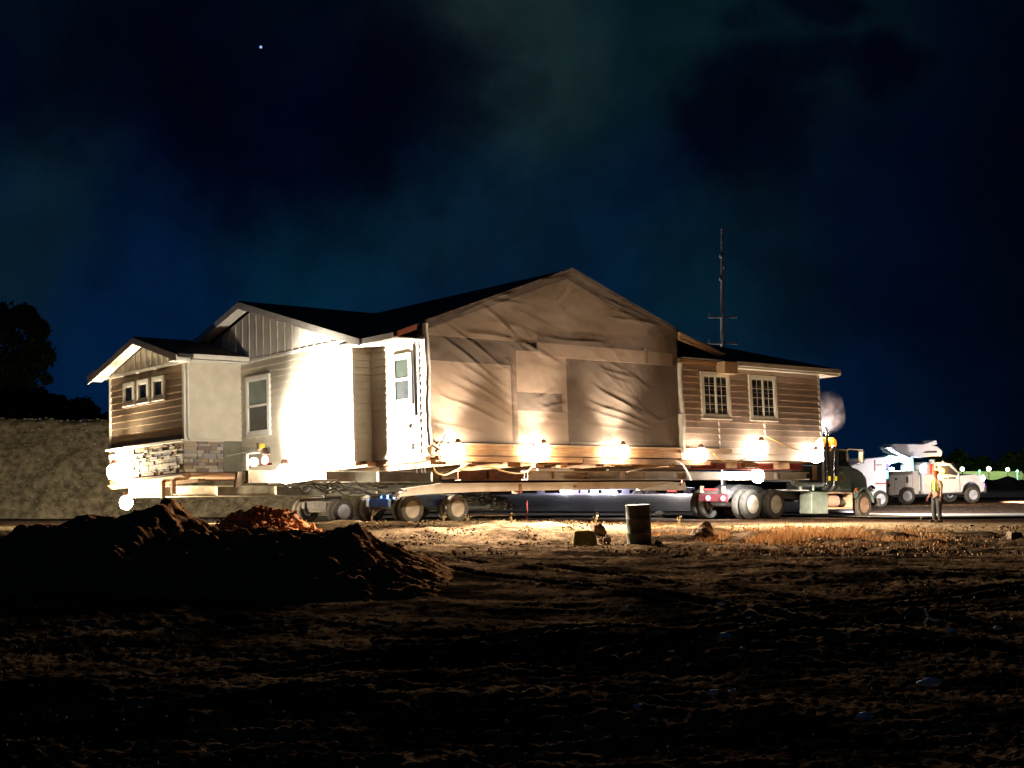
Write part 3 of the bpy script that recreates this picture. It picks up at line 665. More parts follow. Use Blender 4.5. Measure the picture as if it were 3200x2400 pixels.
    strip(.0, .25, 3.55, 1, .085); strip(9.97, .2, 3.0, 4, .07); strip(9.93, .3, 1.4, 8, .09)
    for (a, b_) in (((.15, .1), (.5, .55)), ((.05, .3), (.35, -.1))):
        s = MB(); s.tube([(a[0], -.15, a[1]), ((a[0]+b_[0])/2, -.3, (a[1]+b_[1])/2+.05), (b_[0], -.2, b_[1])], .05, 6); s.build('loose_end', M['plastic'], t, smooth=True)
make_tarp()

# ------------------------------------------------------------------ steel beams and timbers carrying the house
def ibeam(name, label, p, q, h, wd, m, cat='steel beam', group='steel beams under the house', web=True, holes=False, plates=()):
    """p, q: ends of the centre of the top flange in house coordinates, level in the house frame"""
    t = thing(name, label, cat, W3(*p), mtx=HM, group=group)
    d = Vector(q)-Vector(p); L = d.length; ax = 0 if abs(d.x) > abs(d.y) else 1
    def bx(mb, s0, s1, y0, y1, z0, z1):
        if ax == 0: mb.box((s0, y0, z0), (s1, y1, z1))
        else: mb.box((y0, s0, z0), (y1, s1, z1))
    b = MB(); sg = 1 if (d.x if ax == 0 else d.y) > 0 else -1
    bx(b, 0, sg*L, -wd/2, wd/2, -.03, 0); bx(b, 0, sg*L, -wd/2, wd/2, -h, -h+.03); bx(b, 0, sg*L, -.015, .015, -h+.03, -.03)
    b.build('beam', m, t)
    s = MB(); k = 1.1
    while k < L-.3:
        bx(s, sg*k, sg*(k+.02), -wd/2+.01, wd/2-.01, -h+.03, -.03); k += random.uniform(1.2, 2.6)
    s.build('stiffener', m, t)
    s = MB()
    for (a, b_, mm) in plates: bx(s, a, b_, -wd/2-.012, -wd/2+.01, -h-.004, .004)
    if plates: s.build('splice_plate', plates[0][2], t)
    return t
ibeam('steel_beam', 'grey green steel beam under the bright white wall, left of the wheel dollies', (-3.1, 4.1, -.18), (3.6, 4.1, -.18), .34, .28, M['steel'], plates=((0, 1.25, M['beampaint']),))
ibeam('steel_beam', 'dull green steel beam below the stone skirted porch at far left', (-2.6, 12., -.25), (10., 12., -.25), .36, .3, M['steel'])
ibeam('steel_beam', 'long scuffed cream beam running above the semi truck wheels', (5.2, 2., -.27), (18.7, 2., -.27), .27, .3, M['beampaint'], plates=((0, .35, M['beampaint']), (3.9, 4.1, M['rust'])))
ibeam('steel_beam', 'dark brown steel beam between the green beam and the cream beam', (3.62, 3.2, -.2), (9.5, 3.2, -.2), .3, .28, M['rust'])
ibeam('steel_beam', 'rusty red steel beam high under the right wing windows', (11.5, 1.0, -.03), (17.2, 1.0, -.03), .22, .2, M['redsteel'])
# tapered white tongue beam (dolly drawbar)
tb = thing('drawbar_beam', 'low cream drawbar beam with pointed white end behind the mossy drum', 'drawbar', W3(0, 1.5, 0), mtx=HM)
b = MB(); b.prism([(0.0, -1.03), (.3, -.80), (1.6, -.66), (11.0, -.62), (11.0, -.82), (3., -.90), (1.0, -.96)], 1, -.14, .14); b.build('beam', M['beampaint'], tb)
b = MB(); b.prism([(9.6, -.845), (10.9, -.64), (11.55, -.655), (11.6, -.90), (9.6, -.885)], 1, -.17, .17); b.build('coupling_end', mat('bright white steel', (.75, .74, .70), .4), tb)
b = MB(); b.tube([(11.3, -.19, -.72), (11.3, .19, -.72)], .035, 8); b.build('pin', M['chassis'], tb)
b = MB(); b.box((4.4, -.17, -.96), (4.5, .17, -.69)); b.box((6.6, -.17, -.80), (6.7, .17, -.74)); b.build('clamp', M['rust'], tb)
# cross timbers
for i, (u, v0, v1, w0, wd, hh_, lab) in enumerate(((-.4, 2.2, 8.2, -.03, .3, .13, 'timber under the bright white gable wall'), (1.6, .1, 8, -.03, .25, .15, 'timber behind the leftmost lamp of the plastic sheet'), (4.4, .1, 8, -.03, .25, .15, 'timber below the second lamp of the plastic sheet'), (6.8, .0, 8, -.03, .25, .2, 'timber below the middle of the plastic sheet'), (9.4, .0, 8, -.03, .25, .2, 'timber below the right edge of the plastic sheet'), (-2.0, 8.7, 13., -.17, .25, .1, 'timber below the stone skirted porch'))):
    t = MB().box((u, v0, w0-hh_), (u+wd, v1, w0)).build('cross_timber', M['darkwood'] if i % 2 else M['wood'], loc=ORG); t.rotation_euler = HM.to_euler()
    tag(t, 'rough wooden cross '+lab, 'timber', 'cross timbers under the house')
def hpart(mb, name, m, label, cat, group=None, smooth=False):
    o = mb.build(name, m, smooth=smooth); o.location = ORG; o.rotation_euler = HM.to_euler(); return tag(o, label, cat, group)
# long side timbers just below the plastic sheet and the porch
hpart(MB().box((.3, -.12, -.14), (5.6, .02, .0)), 'side_timber', M['wood'], 'long sawn side timber under the left half of the plastic sheet', 'timber')
hpart(MB().box((5.65, -.1, -.17), (11.2, .02, -.04)), 'side_timber', M['darkwood'], 'dark side timber under the right half of the plastic sheet', 'timber')
hpart(MB().box((10.0, -.16, .22), (12.2, -.03, .34)), 'side_timber', M['plywood'], 'short pale plank bracket on the wing wall beside the sheet edge', 'timber')
t = MB(); t.slab([(-2.75, 13.2, -.18), (-2.75, 8.3, -.08), (-2.6, 8.3, -.2), (-2.6, 13.2, -.30)], (.12, 0, 0)); hpart(t, 'side_timber', M['wood'], 'orange lit plank sloping under the stone porch skirt', 'timber')
for k, (v, lab) in enumerate(((9.6, 'left of two'), (8.95, 'right of two'))):
    t = MB(); t.box((-2.72, v, -.62 if k else -.72), (-2.6, v+.12, -.2)); hpart(t, 'hanger_post', M['wood'], 'short orange hanger post below the porch, '+lab, 'post', 'hanger posts below the porch')
t = MB(); t.prism([(-.02, -.2), (.3, -.2), (.3, -.35), (.02, -.62), (-.1, -.62)], 1, 0, .1); t.build('bracket', M['beampaint']).location = W3(-3.2, 4.3, 0)
o = C.objects['bracket']; o.rotation_euler = HM.to_euler(); tag(o, 'cream gusset bracket at the left tip of the green steel beam', 'bracket')
rb = random.Random(12)
for k in range(12):
    u = .6+k*1.3+rb.uniform(-.3, .3); v = rb.uniform(.1, .9); l = rb.uniform(.25, .7)
    t = MB(); t.box((u, v, -rb.uniform(.16, .26)), (u+l, v+.2, -.04)); hpart(t, 'cribbing_block', M['wood'] if k % 3 else M['plywood'], 'short wooden cribbing block under the house floor, %s from the left' % ['first','second','third','fourth','fifth','sixth','seventh','eighth','ninth','tenth','eleventh','last'][k], 'timber block', 'cribbing blocks under the house floor')
# hollow pipe laid on the cream beam
t = MB(); t.tube([(8.3, 1.6, -.2), (9.9, 1.6, -.2)], .08, 10); hpart(t, 'pipe', M['chassis'], 'short dark pipe lying on the long cream beam', 'pipe', smooth=True)
t = MB(); t.tube([(5.5, 1.75, -.24), (7.0, 1.75, -.24)], .04, 8); hpart(t, 'pipe', M['plastic'], 'white tube lying on the left tip of the cream beam', 'pipe', smooth=True)

# ------------------------------------------------------------------ wheel dollies
def wheel_mesh(r, wd, rimm, parent, loc, side, name='wheel', hubm=None):
    """wheel with its axis along local y; side = -1 outer face towards -y"""
    w_ = thing(name, None, None, loc); w_.parent = parent; w_.rotation_euler = (0, 0, 0)
    h = wd/2
    t = MB(); t.lathe([(r*.60, -h*.9), (r*.72, -h), (r*.9, -h), (r*.98, -h*.75), (r, -h*.4), (r, h*.4), (r*.98, h*.75), (r*.9, h), (r*.72, h), (r*.60, h*.9)], (0, 0, 0), 1, 36, close=True)
    t.build('tyre', M['tyre'], w_, smooth=True)
    s = side
    t = MB(); t.lathe([(r*.61, s*h*.88), (r*.57, s*h*.95), (r*.53, s*h*.8), (r*.48, s*h*.5), (r*.44, -s*h*.5), (r*.40, -s*h*.6), (r*.28, -s*h*.3), (r*.16, -s*h*.2), (.001, -s*h*.2)], (0, 0, 0), 1, 30); t.build('rim', rimm, w_, smooth=True)
    t = MB(); t.lathe([(r*.26, -s*h*.35), (r*.24, s*h*.3), (r*.15, s*h*.6), (.001, s*h*.6)], (0, 0, 0), 1, 14)
    for k in range(8):
        a = k*math.pi/4; t.lathe([(.016, -s*h*.05), (.016, s*h*.25)], (r*.32*math.cos(a), 0, r*.32*math.sin(a)), 1, 6)
    t.build('hub', hubm or M['hub'], w_, smooth=True)
    return w_
def dolly(label, px, D, axles, R, width, frame_m, rimm, gap=.27):
    """px: outer near wheel; axles: offsets along the travel direction"""
    p = at(px[0], px[1], D); h = Vector((AU.x, AU.y, 0)).normalized(); l = Vector((-h.y, h.x, 0))
    c = p+l*(width/2); t = thing('wheel_dolly', label, 'wheel dolly', (c.x, c.y, p.z), RZ, group='wheel dollies under the house')
    z = R-.01; wd = .21
    for a in axles:
        for y in (-width/2, -width/2+gap, width/2-gap, width/2):
            wheel_mesh(R, wd, rimm, t, (a, y, z), -1 if y < 0 else 1)
        b = MB(); b.tube([(a, -width/2+.4, z), (a, width/2-.4, z)], .07, 10); b.build('axle', M['chassis'], t, smooth=True)
    b = MB(); a0, a1 = min(axles)-.35, max(axles)+.35
    for y in (-width/2+.52, width/2-.52): b.box((a0, y-.08, z+.05), (a1, y+.08, z+.28))
    b.box(((a0+a1)/2-.25, -width/2+.3, z+.05), ((a0+a1)/2+.25, width/2-.3, z+.33)); b.build('frame', frame_m, t, bevel=.01)
    b = MB(); b.lathe([(.2, z+.33), (.2, z+.42), (.34, z+.42), (.34, z+.46)], ((a0+a1)/2, 0, 0), 2, 16); b.build('turntable', M['chassis'], t, smooth=True)
    return t, c
d1, c1 = dolly('blue framed double axle dolly with cream rims nearest the camera', (1425, 1632), 42.4, (-1.63, 0), .405, 2.1, M['blue'], M['rim'])
d2, c2 = dolly('rear dolly with pale rimmed wheels behind the small dark dirt peak', (1070, 1637), 47.5, (0.,), .40, 2.3, M['chassis'], M['whiterim'])
b = MB(); b.tube([(-1.3, -.6, .75), (.1, -.9, .82)], .05, 8); b.build('ram', M['chrome'], d2, smooth=True)
b = MB(); b.tube([(.1, -.5, .42), (1.7, -.45, .40)], .035, 8); b.box((1.65, -.5, .36), (1.75, -.4, .46)); b.build('tow_rod', mat('light blue steel', (.25, .35, .6), .4), d1, smooth=True)
b = MB()
for k in range(5): b.box((-1.5+.02*k, -.8+.35*k, .66), (-.1, -.7+.35*k, .78))
b.build('cross_member', M['blue'], d1)
# air hoses in a tangle over the dollies
rr = random.Random(5)
hose_lab = ['black air hose sagging lowest over the rear dolly', 'black air hose looping up to the green beam', 'thin black hose crossing in a shallow wave', 'black hose hanging straight down from the beam', 'black hose curling back over the blue dolly', 'black hose trailing far left below the beam', 'black hose bundle end over the white ram', 'thin dark hose running along the underside of the beam', 'black hose dropping to the blue axle', 'black hose making two tight loops']
for k in range(10):
    x0 = rr.uniform(860, 1080); x1 = x0+rr.uniform(120, 300); y0 = rr.uniform(1508, 1530); y1 = rr.uniform(1508, 1550); v = rr.uniform(1.4, 2.4)
    if k == 3: x1 = x0+8; y0 = 1505; y1 = 1560
    pts = []
    n = 26; f = rr.uniform(1.5, 3.5)
    for i in range(n):
        s = i/(n-1); q = on(x0+(x1-x0)*s, y0+(y1-y0)*s+4*math.sin(s*math.pi)*rr.uniform(.9, 1.1)+10*math.sin(s*f*math.pi*2+k)*(.3+.7*math.sin(s*math.pi)), 1, v)
        q.y += .2*math.sin(s*5+k); pts.append(q)
    hpart(MB().tube(pts, .018, 6), 'air_hose', M['black'], hose_lab[k], 'hose', 'air hoses under the house', smooth=True)

# ------------------------------------------------------------------ work lamps
def lamp(label, u, v, w, power, size=.1, beams=(), col=(1, .72, .42), soft=None, arm=None, added_shield=None):
    """beams: (aim point, energy, cone angle, blend)"""
    t = thing('work_lamp', label, 'lamp', W3(u, v, w), mtx=HM, group='work lamps around the house')
    b = MB(); b.ball((0, 0, 0), size, 16, (1, 1, 1.08)); b.build('bulb', M['bulb'], t, smooth=True)
    b = MB(); b.lathe([(size*.4, size*.98), (size*.42, size*1.3), (size*.25, size*1.6)], (0, 0, 0), 2, 10); b.build('socket', M['rust'], t, smooth=True)
    b = MB()
    for k in range(3):
        a = k*math.pi/3; pts = [(size*1.12*math.cos(a)*math.sin(q), size*1.12*math.sin(a)*math.sin(q), -size*1.2*math.cos(q)) for q in np.linspace(-2.4, 2.4, 13)]
        b.tube(pts, .004, 4)
    b.build('wire_guard', M['chrome'], t)
    if added_shield: b = MB(); b.box(*added_shield); b.build('added_shield', M['plastic'], t)  # plate added to keep the beam off the dolly wheels
    if arm: b = MB(); b.tube([(0, 0, size*1.6), Vector(arm)-Vector((u, v, w))], .02, 6); b.build('arm', M['rust'], t)
    ld = bpy.data.lights.new('lamp_light', 'POINT'); ld.energy = power*PK; ld.color = col; ld.shadow_soft_size = soft or size*.7
    lo = bpy.data.objects.new('lamp_light', ld); C.objects.link(lo); lo.parent = t
    for (aim, en, ang, bl) in beams:
        sd = bpy.data.lights.new('lamp_beam', 'SPOT'); sd.energy = en*PK; sd.color = col; sd.shadow_soft_size = soft or size*.7; sd.spot_size = math.radians(ang); sd.spot_blend = bl
        so = bpy.data.objects.new('lamp_beam', sd); C.objects.link(so); so.parent = t
        d = Vector(aim)-Vector((u, v, w)); so.rotation_euler = d.to_track_quat('-Z', 'Y').to_euler()
    return t
PK = 2.8; TZ_ = zat(1623, 51.8)
lamp('work lamp blazing against the left end of the stone skirt', -2.96, 12.3, .22, 340, .23, soft=.1, col=(1, .84, .58), beams=(((-3.3, 11.5, 4.2), 900, 110, 1.),))
lamp('lowest work lamp hanging below the far left beam end over the mound', -3.0, 11.4, -.78, 330, .2, col=(1, .84, .58), soft=.12, beams=(((9, 22, -1.6), 4200, 150, 1.), ((-9, 2, -1.5), 600, 140, 1.)))
lamp('work lamp at the left tip of the green beam under the glaring white wall', -1.93, 3.97, -.27, 450, .25, added_shield=((.15, -1.1, -.25), (1.0, 1.1, -.21)), col=(1, .9, .74), beams=(((-.93, 3.88, .05), 15000, 123, .12), ((-1.0, 5.2, 2.6), 2000, 150, 1.), ((3, 8.2, -1.4), 1500, 60, 1.)))
for (x, y, lab) in ((1432, 1408, 'work lamp under the left part of the plastic sheet beside the white corner'), (1700, 1408, 'work lamp under the middle of the plastic sheet'), (1948, 1412, 'work lamp under the plastic sheet nearest its right edge')):
    q = on(x, y, 1, -.62); lamp(lab, q.x, q.y, q.z, 32, .19, arm=(q.x, -.1, .3), col=(1, .83, .62), beams=(((q.x+.3, -.12, 5.), 820, 78, 1.), ((q.x+.3, .6, 3.), 45, 150, 1.), ((q.x-4, -9, -3.2), 5200, 140, .9), ((q.x+2, 8, -2.2), 260, 130, .8)))
q = on(2192, 1420, 1, -.32); lamp('work lamp on the pale plank bracket under the left wing window', q.x, q.y, q.z, 38, .2, soft=.08, col=(1, .8, .6), beams=(((q.x-1, -7, -3.6), 1500, 120, .9),))
q = on(2380, 1400, 1, -.32); lamp('highest work lamp below the right wing window', q.x, q.y, q.z, 42, .22, soft=.08, col=(1, .8, .6), beams=(((q.x-1, -7, -3.6), 1500, 120, .9),))
q = on(2368, 1487, 1, .9); lamp('cool white work lamp on the cream beam above the truck wheels', q.x, q.y, q.z, 30, .21, col=(.9, .95, 1.), beams=(((q.x+2, 12, -.9), 1500, 90, .9),))
q = on(2550, 1425, 1, -.35); lamp('work lamp at the right corner of the house beside the exhaust stacks', q.x, q.y, q.z, 45, .2, soft=.08, col=(1, .8, .6), beams=(((q.x+4, -9, -3.4), 450, 140, .9), (loc3(Vector((8.07, 52.9, TZ_))+Matrix.Rotation(math.radians(44), 3, 'Z') @ Vector((4.1, -1.0, 4.1))), 2500, 40, .8), ((21.5, 2.0, .1), 8500, 70, 1.)))
# tail light cluster in front of the porch
q = on(815, 1440, 0, -3.0)
t = thing('tail_light_cluster', 'red and white light cluster on a bracket beside the tall porch window', 'tail lights', W3(*q), mtx=HM)
b = MB(); b.lathe([(.12, 0), (.12, -.07), (.07, -.1), (.001, -.1)], (0, -.28, .0), 0, 18); b.build('red_light', M['redglow'], t, smooth=True)
b = MB(); b.ball((-.05, .28, -.02), .12, 14); b.build('white_light', M['bulb'], t, smooth=True)
b = MB(); b.box((-.06, -.42, .14), (.06, -.16, .34)); b.build('light_box', M['plastic'], t, bevel=.03)
b = MB(); b.box((-.05, .1, .22), (.05, .72, .36)); b.box((-.04, .0, .3), (.06, .16, .48)); b.box((-.03, .68, -.3), (.03, .76, .22)); b.tube([(0, .7, .3), (0, 1.8, .25)], .025, 6); b.build('bracket', M['plastic'], t, bevel=.02)
b = MB(); b.box((-.05, -.14, .34), (.05, .0, .46)); b.build('amber_light', M['amberdim'], t, bevel=.02)
b = MB(); b.box((-.02, -.5, -.14), (.04, .45, -.08)); b.build('mount_bar', M['rust'], t)

# power cords
def cord(px, v, label, m=M['cord'], r=.02, ax=1):
    P = [on(x, y, ax, v) for x, y in px]; pts = []
    for i in range(len(P)-1):
        a = P[max(i-1, 0)]; b_ = P[i]; c_ = P[i+1]; d = P[min(i+2, len(P)-1)]
        for k in range(6):
            s = k/6; pts.append(.5*((2*b_)+(c_-a)*s+(2*a-5*b_+4*c_-d)*s*s+(3*b_-a-3*c_+d)*s**3))
    pts.append(P[-1]); hpart(MB().tube(pts, r, 6), 'power_cord', m, label, 'power cord', 'power cords under the house', smooth=True)
cord([(1352, 1455), (1362, 1475), (1380, 1484), (1400, 1482), (1440, 1462), (1462, 1448)], -.25, 'pale cord sagging in a loop below the left corner of the sheet')
cord([(1500, 1461), (1540, 1462), (1580, 1474), (1620, 1480), (1650, 1472), (1680, 1438)], -.25, 'pale cord sagging toward the left tip of the cream beam')
cord([(942, 1500), (965, 1490), (980, 1475), (992, 1458)], 3.5, 'yellow cord rising from the lamp at the green beam tip')
cord([(2392, 1362), (2430, 1380), (2480, 1402), (2530, 1412)], -.3, 'yellow cord running from the highest wing lamp to the house corner')
cord([(2230, 1418), (2255, 1438), (2290, 1442), (2330, 1432), (2352, 1414)], -.3, 'thin cord sagging between the two right wing lamps')
cord([(2112, 1440), (2135, 1455), (2150, 1478), (2160, 1500)], -.2, 'pale strap hanging over the cream beam below the sheet edge', M['plastic'], .025)
cord([(1960, 1475), (2040, 1460), (2110, 1448)], -.2, 'dark cord running to the right edge of the sheet', M['darkcord'], .025)
for i, (x, lab) in enumerate(((1292, 'left'), (1308, 'middle'), (1318, 'right'))):
    cord([(x, 1430), (x+4, 1450), (x+12, 1478)], -.1, 'white string dangling below the bright wall corner, %s of three' % lab, M['plastic'], .012)
# small plastic scraps under the beams
# ------------------------------------------------------------------ semi truck
TZ = zat(1623, 51.8)
TH_ = math.radians(90-46)
tr = thing('semi_truck', 'dark green day cab semi truck towing the house', 'semi truck', (8.07, 52.9, TZ), TH_)
tr.rotation_euler = (0, math.radians(.9), TH_)
for a in (-.68, .68):
    for y in (-1.08, -.75, .75, 1.08): wheel_mesh(.53, .27, mat('dusty tan rim', (.50, .43, .30), .6, col2=(.35, .28, .19), vscale=6), tr, (a, y, .52), -1 if y < 0 else 1, hubm=mat('pale grease hub', (.5, .46, .34), .5))
for y in (-1.03, 1.03): wheel_mesh(.50, .28, mat('rusty tan rim', (.38, .26, .17), .6, col2=(.24, .13, .08), vscale=7), tr, (6.42, y, .50), -1 if y < 0 else 1)
b = MB(); b.box((-1.3, -.5, .72), (7.2, -.36, .98)); b.box((-1.3, .36, .72), (7.2, .5, .98)); b.box((-1.35, -.6, .68), (-1.25, .6, 1.0)); b.box((3., -.4, .6), (4.2, .4, .9)); b.tube([(-.68, -.8, .52), (-.68, .8, .52)], .1, 10); b.tube([(.68, -.8, .52), (.68, .8, .52)], .1, 10); b.tube([(6.42, -.9, .5), (6.42, .9, .5)], .08, 8); b.build('chassis', M['chassis'], tr)
b = MB(); b.box((-1.42, -.62, .60), (-1.34, .62, .86)); b.build('tail_panel', mat('dark red panel', (.10, .015, .02), .5), tr)
for y in (-.38, .28):
    b = MB(); b.lathe([(.085, 0), (.085, -.04), (.04, -.06), (.001, -.06)], (-1.43, y-.1, .72), 0, 14); b.build('tail_light', mat('lit tail light', (.8, .1, .1), .3, emit=(1, .25, .28), estr=9), tr, smooth=True)
b = MB(); b.box((-1.45, -.2, 1.0), (-1.38, .35, 1.05)); b.build('marker_light', M['redlens'], tr)
b = MB(); b.box((-1.44, -.55, .9), (-1.38, -.42, 1.14)); b.build('stay', M['beampaint'], tr); b = MB(); b.box((-1.44, .42, .9), (-1.38, .55, 1.14)); b.build('stay', M['beampaint'], tr)
b = MB(); b.prism([(-.9, .95), (1.1, .95), (.9, 1.12), (.3, 1.2), (-.5, 1.2), (-.9, 1.05)], 1, -.4, .4); b.build('fifth_wheel', M['chassis'], tr)
b = MB(); b.box((1.45, -1.15, 1.0), (2.75, -.3, 1.05)); b.build('deck_plate', M['white'], tr)
b = MB(); b.prism([(2.8, .17), (3.85, .17), (3.85, .98), (2.9, .98), (2.8, .9)], 1, -1.25, -.7); b.build('tool_box', M['greybox'], tr, bevel=.03)
b = MB(); b.box((3.9, -1.2, .92), (5.55, -.75, .98)); b.box((3.9, -1.2, .34), (5.55, -.75, .40)); b.box((5.48, -1.2, .40), (5.55, -.75, .92)); b.build('step_frame', M['plywood'], tr)
b = MB(); b.lathe([(.05, 3.95), (.25, 4.0), (.25, 4.85), (.05, 4.9)], (0, -.85, .64), 0, 18); b.build('air_tank', mat('pinkish tank paint', (.5, .33, .25), .5), tr, smooth=True)
b = MB(); b.lathe([(.03, 5.0), (.13, 5.02), (.13, 5.3), (.03, 5.32)], (0, -.9, .6), 0, 12); b.build('filter', M['chassis'], tr, smooth=True)
# cab
b = MB(); b.prism([(4.35, 1.0), (5.75, 1.0), (5.8, 1.9), (5.55, 2.58), (4.5, 2.62), (4.35, 2.5)], 1, -1.02, 1.02); b.build('cab', M['green'], tr, bevel=.06)
b = MB(); b.prism([(4.85, 1.97), (5.62, 1.95), (5.40, 2.5), (4.85, 2.5)], 1, -1.035, -1.022); b.build('side_window', M['glass'], tr)
b = MB(); b.prism([(4.85, 1.97), (5.62, 1.95), (5.40, 2.5), (4.85, 2.5)], 1, 1.022, 1.035); b.build('side_window', M['glass'], tr)
b = MB(); b.box((4.335, -.6, 2.0), (4.352, .6, 2.45)); b.build('rear_window', M['glass'], tr)
b = MB(); b.slab([(5.80, -.9, 1.95), (5.80, .9, 1.95), (5.60, .9, 2.5), (5.60, -.9, 2.5)], (.02, 0, .005)); b.build('windscreen', M['glass'], tr)
b = MB(); b.box((4.82, -1.04, 1.05), (4.835, -1.022, 2.5)); b.box((5.66, -1.04, 1.05), (5.675, -1.022, 1.95)); b.box((4.82, -1.04, 1.9), (5.67, -1.023, 1.915)); b.box((4.95, -1.05, 1.12), (5.5, -1.025, 1.2)); b.build('door_seam', M['greybox'], tr)
b = MB(); b.box((4.92, -1.06, 1.80), (5.08, -1.03, 1.84)); b.build('door_handle', M['chrome'], tr)
b = MB(); b.lathe([(.17, 0), (.17, -.02), (.001, -.02)], (5.05, -1.02, 1.50), 1, 20); b.build('door_badge', M['badge'], tr)
b = MB(); b.tube([(5.05+.21*math.cos(a), -1.035, 1.50+.21*math.sin(a)) for a in np.linspace(.1, 3.0, 12)], .018, 5); b.build('badge_arc', M['pipewhite'], tr)
b = MB(); b.box((4.92, -1.045, 1.46), (5.18, -1.04, 1.50)); b.box((4.94, -1.045, 1.55), (5.16, -1.04, 1.58)); b.build('badge_line', M['darktrim'], tr)
# hood and fenders
b = MB()
prof = [(5.7, 1.95, .92), (6.2, 1.95, .88), (6.8, 1.86, .82), (7.15, 1.66, .76), (7.3, 1.35, .72), (7.32, .9, .70)]
for i in range(len(prof)-1):
    (x0, z0, w0), (x1, z1, w1) = prof[i], prof[i+1]
    b.add([(x0, -w0, z0-.14), (x0, -w0+.2, z0), (x0, w0-.2, z0), (x0, w0, z0-.14), (x1, -w1, z1-.14), (x1, -w1+.2, z1), (x1, w1-.2, z1), (x1, w1, z1-.14)], [(0, 4, 5, 1), (1, 5, 6, 2), (2, 6, 7, 3)])
for s in (-1, 1):
    poly = [(p[0], s*p[2], p[1]-.14) for p in prof]+[(5.7, s*.92, .98)]
    poly[-1] = (5.7, s*.92, 1.0); b.add(poly, [tuple(range(len(poly)))])
b.build('hood', M['green'], tr, smooth=True)
for s in (-1, 1):
    b = MB(); pts = [(6.42+.66*math.cos(a), .5+.66*math.sin(a)) for a in np.linspace(.15, math.pi-.4, 14)]
    poly = [(x, z) for x, z in pts]+[(6.42+.60*math.cos(a), .5+.60*math.sin(a)) for a in np.linspace(math.pi-.4, .15, 14)]
    n = len(pts)
    for i in range(n-1):
        q = [pts[i], pts[i+1], poly[2*n-2-i], poly[2*n-1-i]]; b.prism(q, 1, s*.70, s*1.18)
    b.build('fender', M['green'], tr, smooth=True)
    b = MB(); b.lathe([(.12, 0), (.14, -.06), (.10, -.2), (.02, -.22)], (7.36, s*.92, 1.12), 0, 14); b.build('headlight', M['chrome'], tr, smooth=True)
for s in (-1, 1):
    ld = bpy.data.lights.new('headlight_beam', 'SPOT'); ld.energy = 11000; ld.color = (1, .94, .88); ld.shadow_soft_size = .12; ld.spot_size = math.radians(110); ld.spot_blend = .7
    lo = bpy.data.objects.new('headlight_beam', ld); C.objects.link(lo); lo.parent = tr; lo.location = (7.66, s*.95, 1.12); lo.rotation_euler = Vector((1, -.35, -.03)).to_track_quat('-Z', 'Y').to_euler()
b = MB(); b.box((7.45, -1.15, .45), (7.6, 1.15, .75)); b.build('bumper', M['chassis'], tr, bevel=.03)
b = MB(); b.box((7.32, -.6, .8), (7.36, .6, 1.6)); b.build('grille', M['chrome'], tr)
b = MB(); b.tube([(6.0, -1.05, 1.0), (6.05, -1.07, 1.14)], .06, 8); b.build('turn_signal', mat('orange signal', (.8, .25, .05), .4), tr, smooth=True)
# stacks, mirrors, rack, beacons
for (x, y, top, mm) in ((4.15, -1.0, 3.30, M['chrome']), (4.45, -1.12, 2.62, M['chrome'])):
    b = MB(); b.tube([(x, y, 1.25), (x, y, top-.5)], .075, 12); b.tube([(x, y, top-.5), (x, y, top-.05), (x-.1, y, top+.08)], .05, 10); b.tube([(x-.1, y+.1, 1.05), (x, y, 1.25)], .075, 10); b.build('exhaust_stack', mm, tr, smooth=True)
for (x, y) in ((4.17, -1.08), (4.42, -1.2)):
    b = MB(); b.box((x-.05, y-.02, 1.40), (x+.06, y+.0, 1.56)); b.build('reflector', M['amberdim'], tr)  # emission stands in for the lamplight they would reflect
b = MB(); b.tube([(5.45, -1.02, 2.56), (5.6, -1.02, 2.6), (6.05, -1.32, 2.58), (6.1, -1.34, 2.5), (6.1, -1.34, 2.1), (5.9, -1.1, 2.0)], .022, 6); b.build('mirror_arm', M['pipewhite'], tr, smooth=True)
b = MB(); b.box((5.93, -1.40, 2.12), (5.98, -1.22, 2.52)); b.build('mirror', M['pipewhite'], tr, bevel=.01)
b = MB(); b.tube([(1.9, -1.1, 1.55), (1.9, -1.1, 1.28), (3.6, -1.1, 1.28), (3.75, -1.1, 1.32), (3.75, -1.1, 2.35)], .045, 8); b.tube([(2.3, -1.1, 1.28), (2.3, -1.1, 1.02)], .045, 8); b.tube([(3.1, -1.1, 1.28), (3.1, -1.1, 1.02)], .045, 8); b.tube([(1.6, -1.15, 1.6), (1.62, -1.15, 1.4), (1.75, -1.15, 1.24), (2.2, -1.15, 1.2)], .04, 8); b.build('guard_rail', M['pipewhite'], tr, smooth=True)
b = MB(); b.box((2.0, -1.0, 1.32), (3.7, .9, 1.95)); b.build('equipment_box', mat('dark equipment box', (.05, .05, .055), .5, var=.4, vscale=6), tr, bevel=.02)
b = MB(); b.box((3.15, -1.06, 1.42), (3.4, -1.02, 1.95)); b.build('board', M['plywood'], tr)
for i, x in enumerate((4.32, 4.78)):
    b = MB(); b.lathe([(.21, 0), (.24, .1), (.22, .24), (.12, .34), (.001, .35)], (x, -.72, 2.68), 2, 18); b.build('beacon', M['amber'], tr, smooth=True)
    ld = bpy.data.lights.new('beacon_light', 'POINT'); ld.energy = (170, 200)[i]; ld.color = ((.85, .93, 1), (1, .35, .04))[i]; ld.shadow_soft_size = .14
    lo = bpy.data.objects.new('beacon_light', ld); C.objects.link(lo); lo.parent = tr; lo.location = (x+.03, -.72, 3.2)
b = MB(); b.box((3.85, -.85, 2.60), (4.9, -.55, 2.675)); b.build('beacon_bar', M['chassis'], tr)
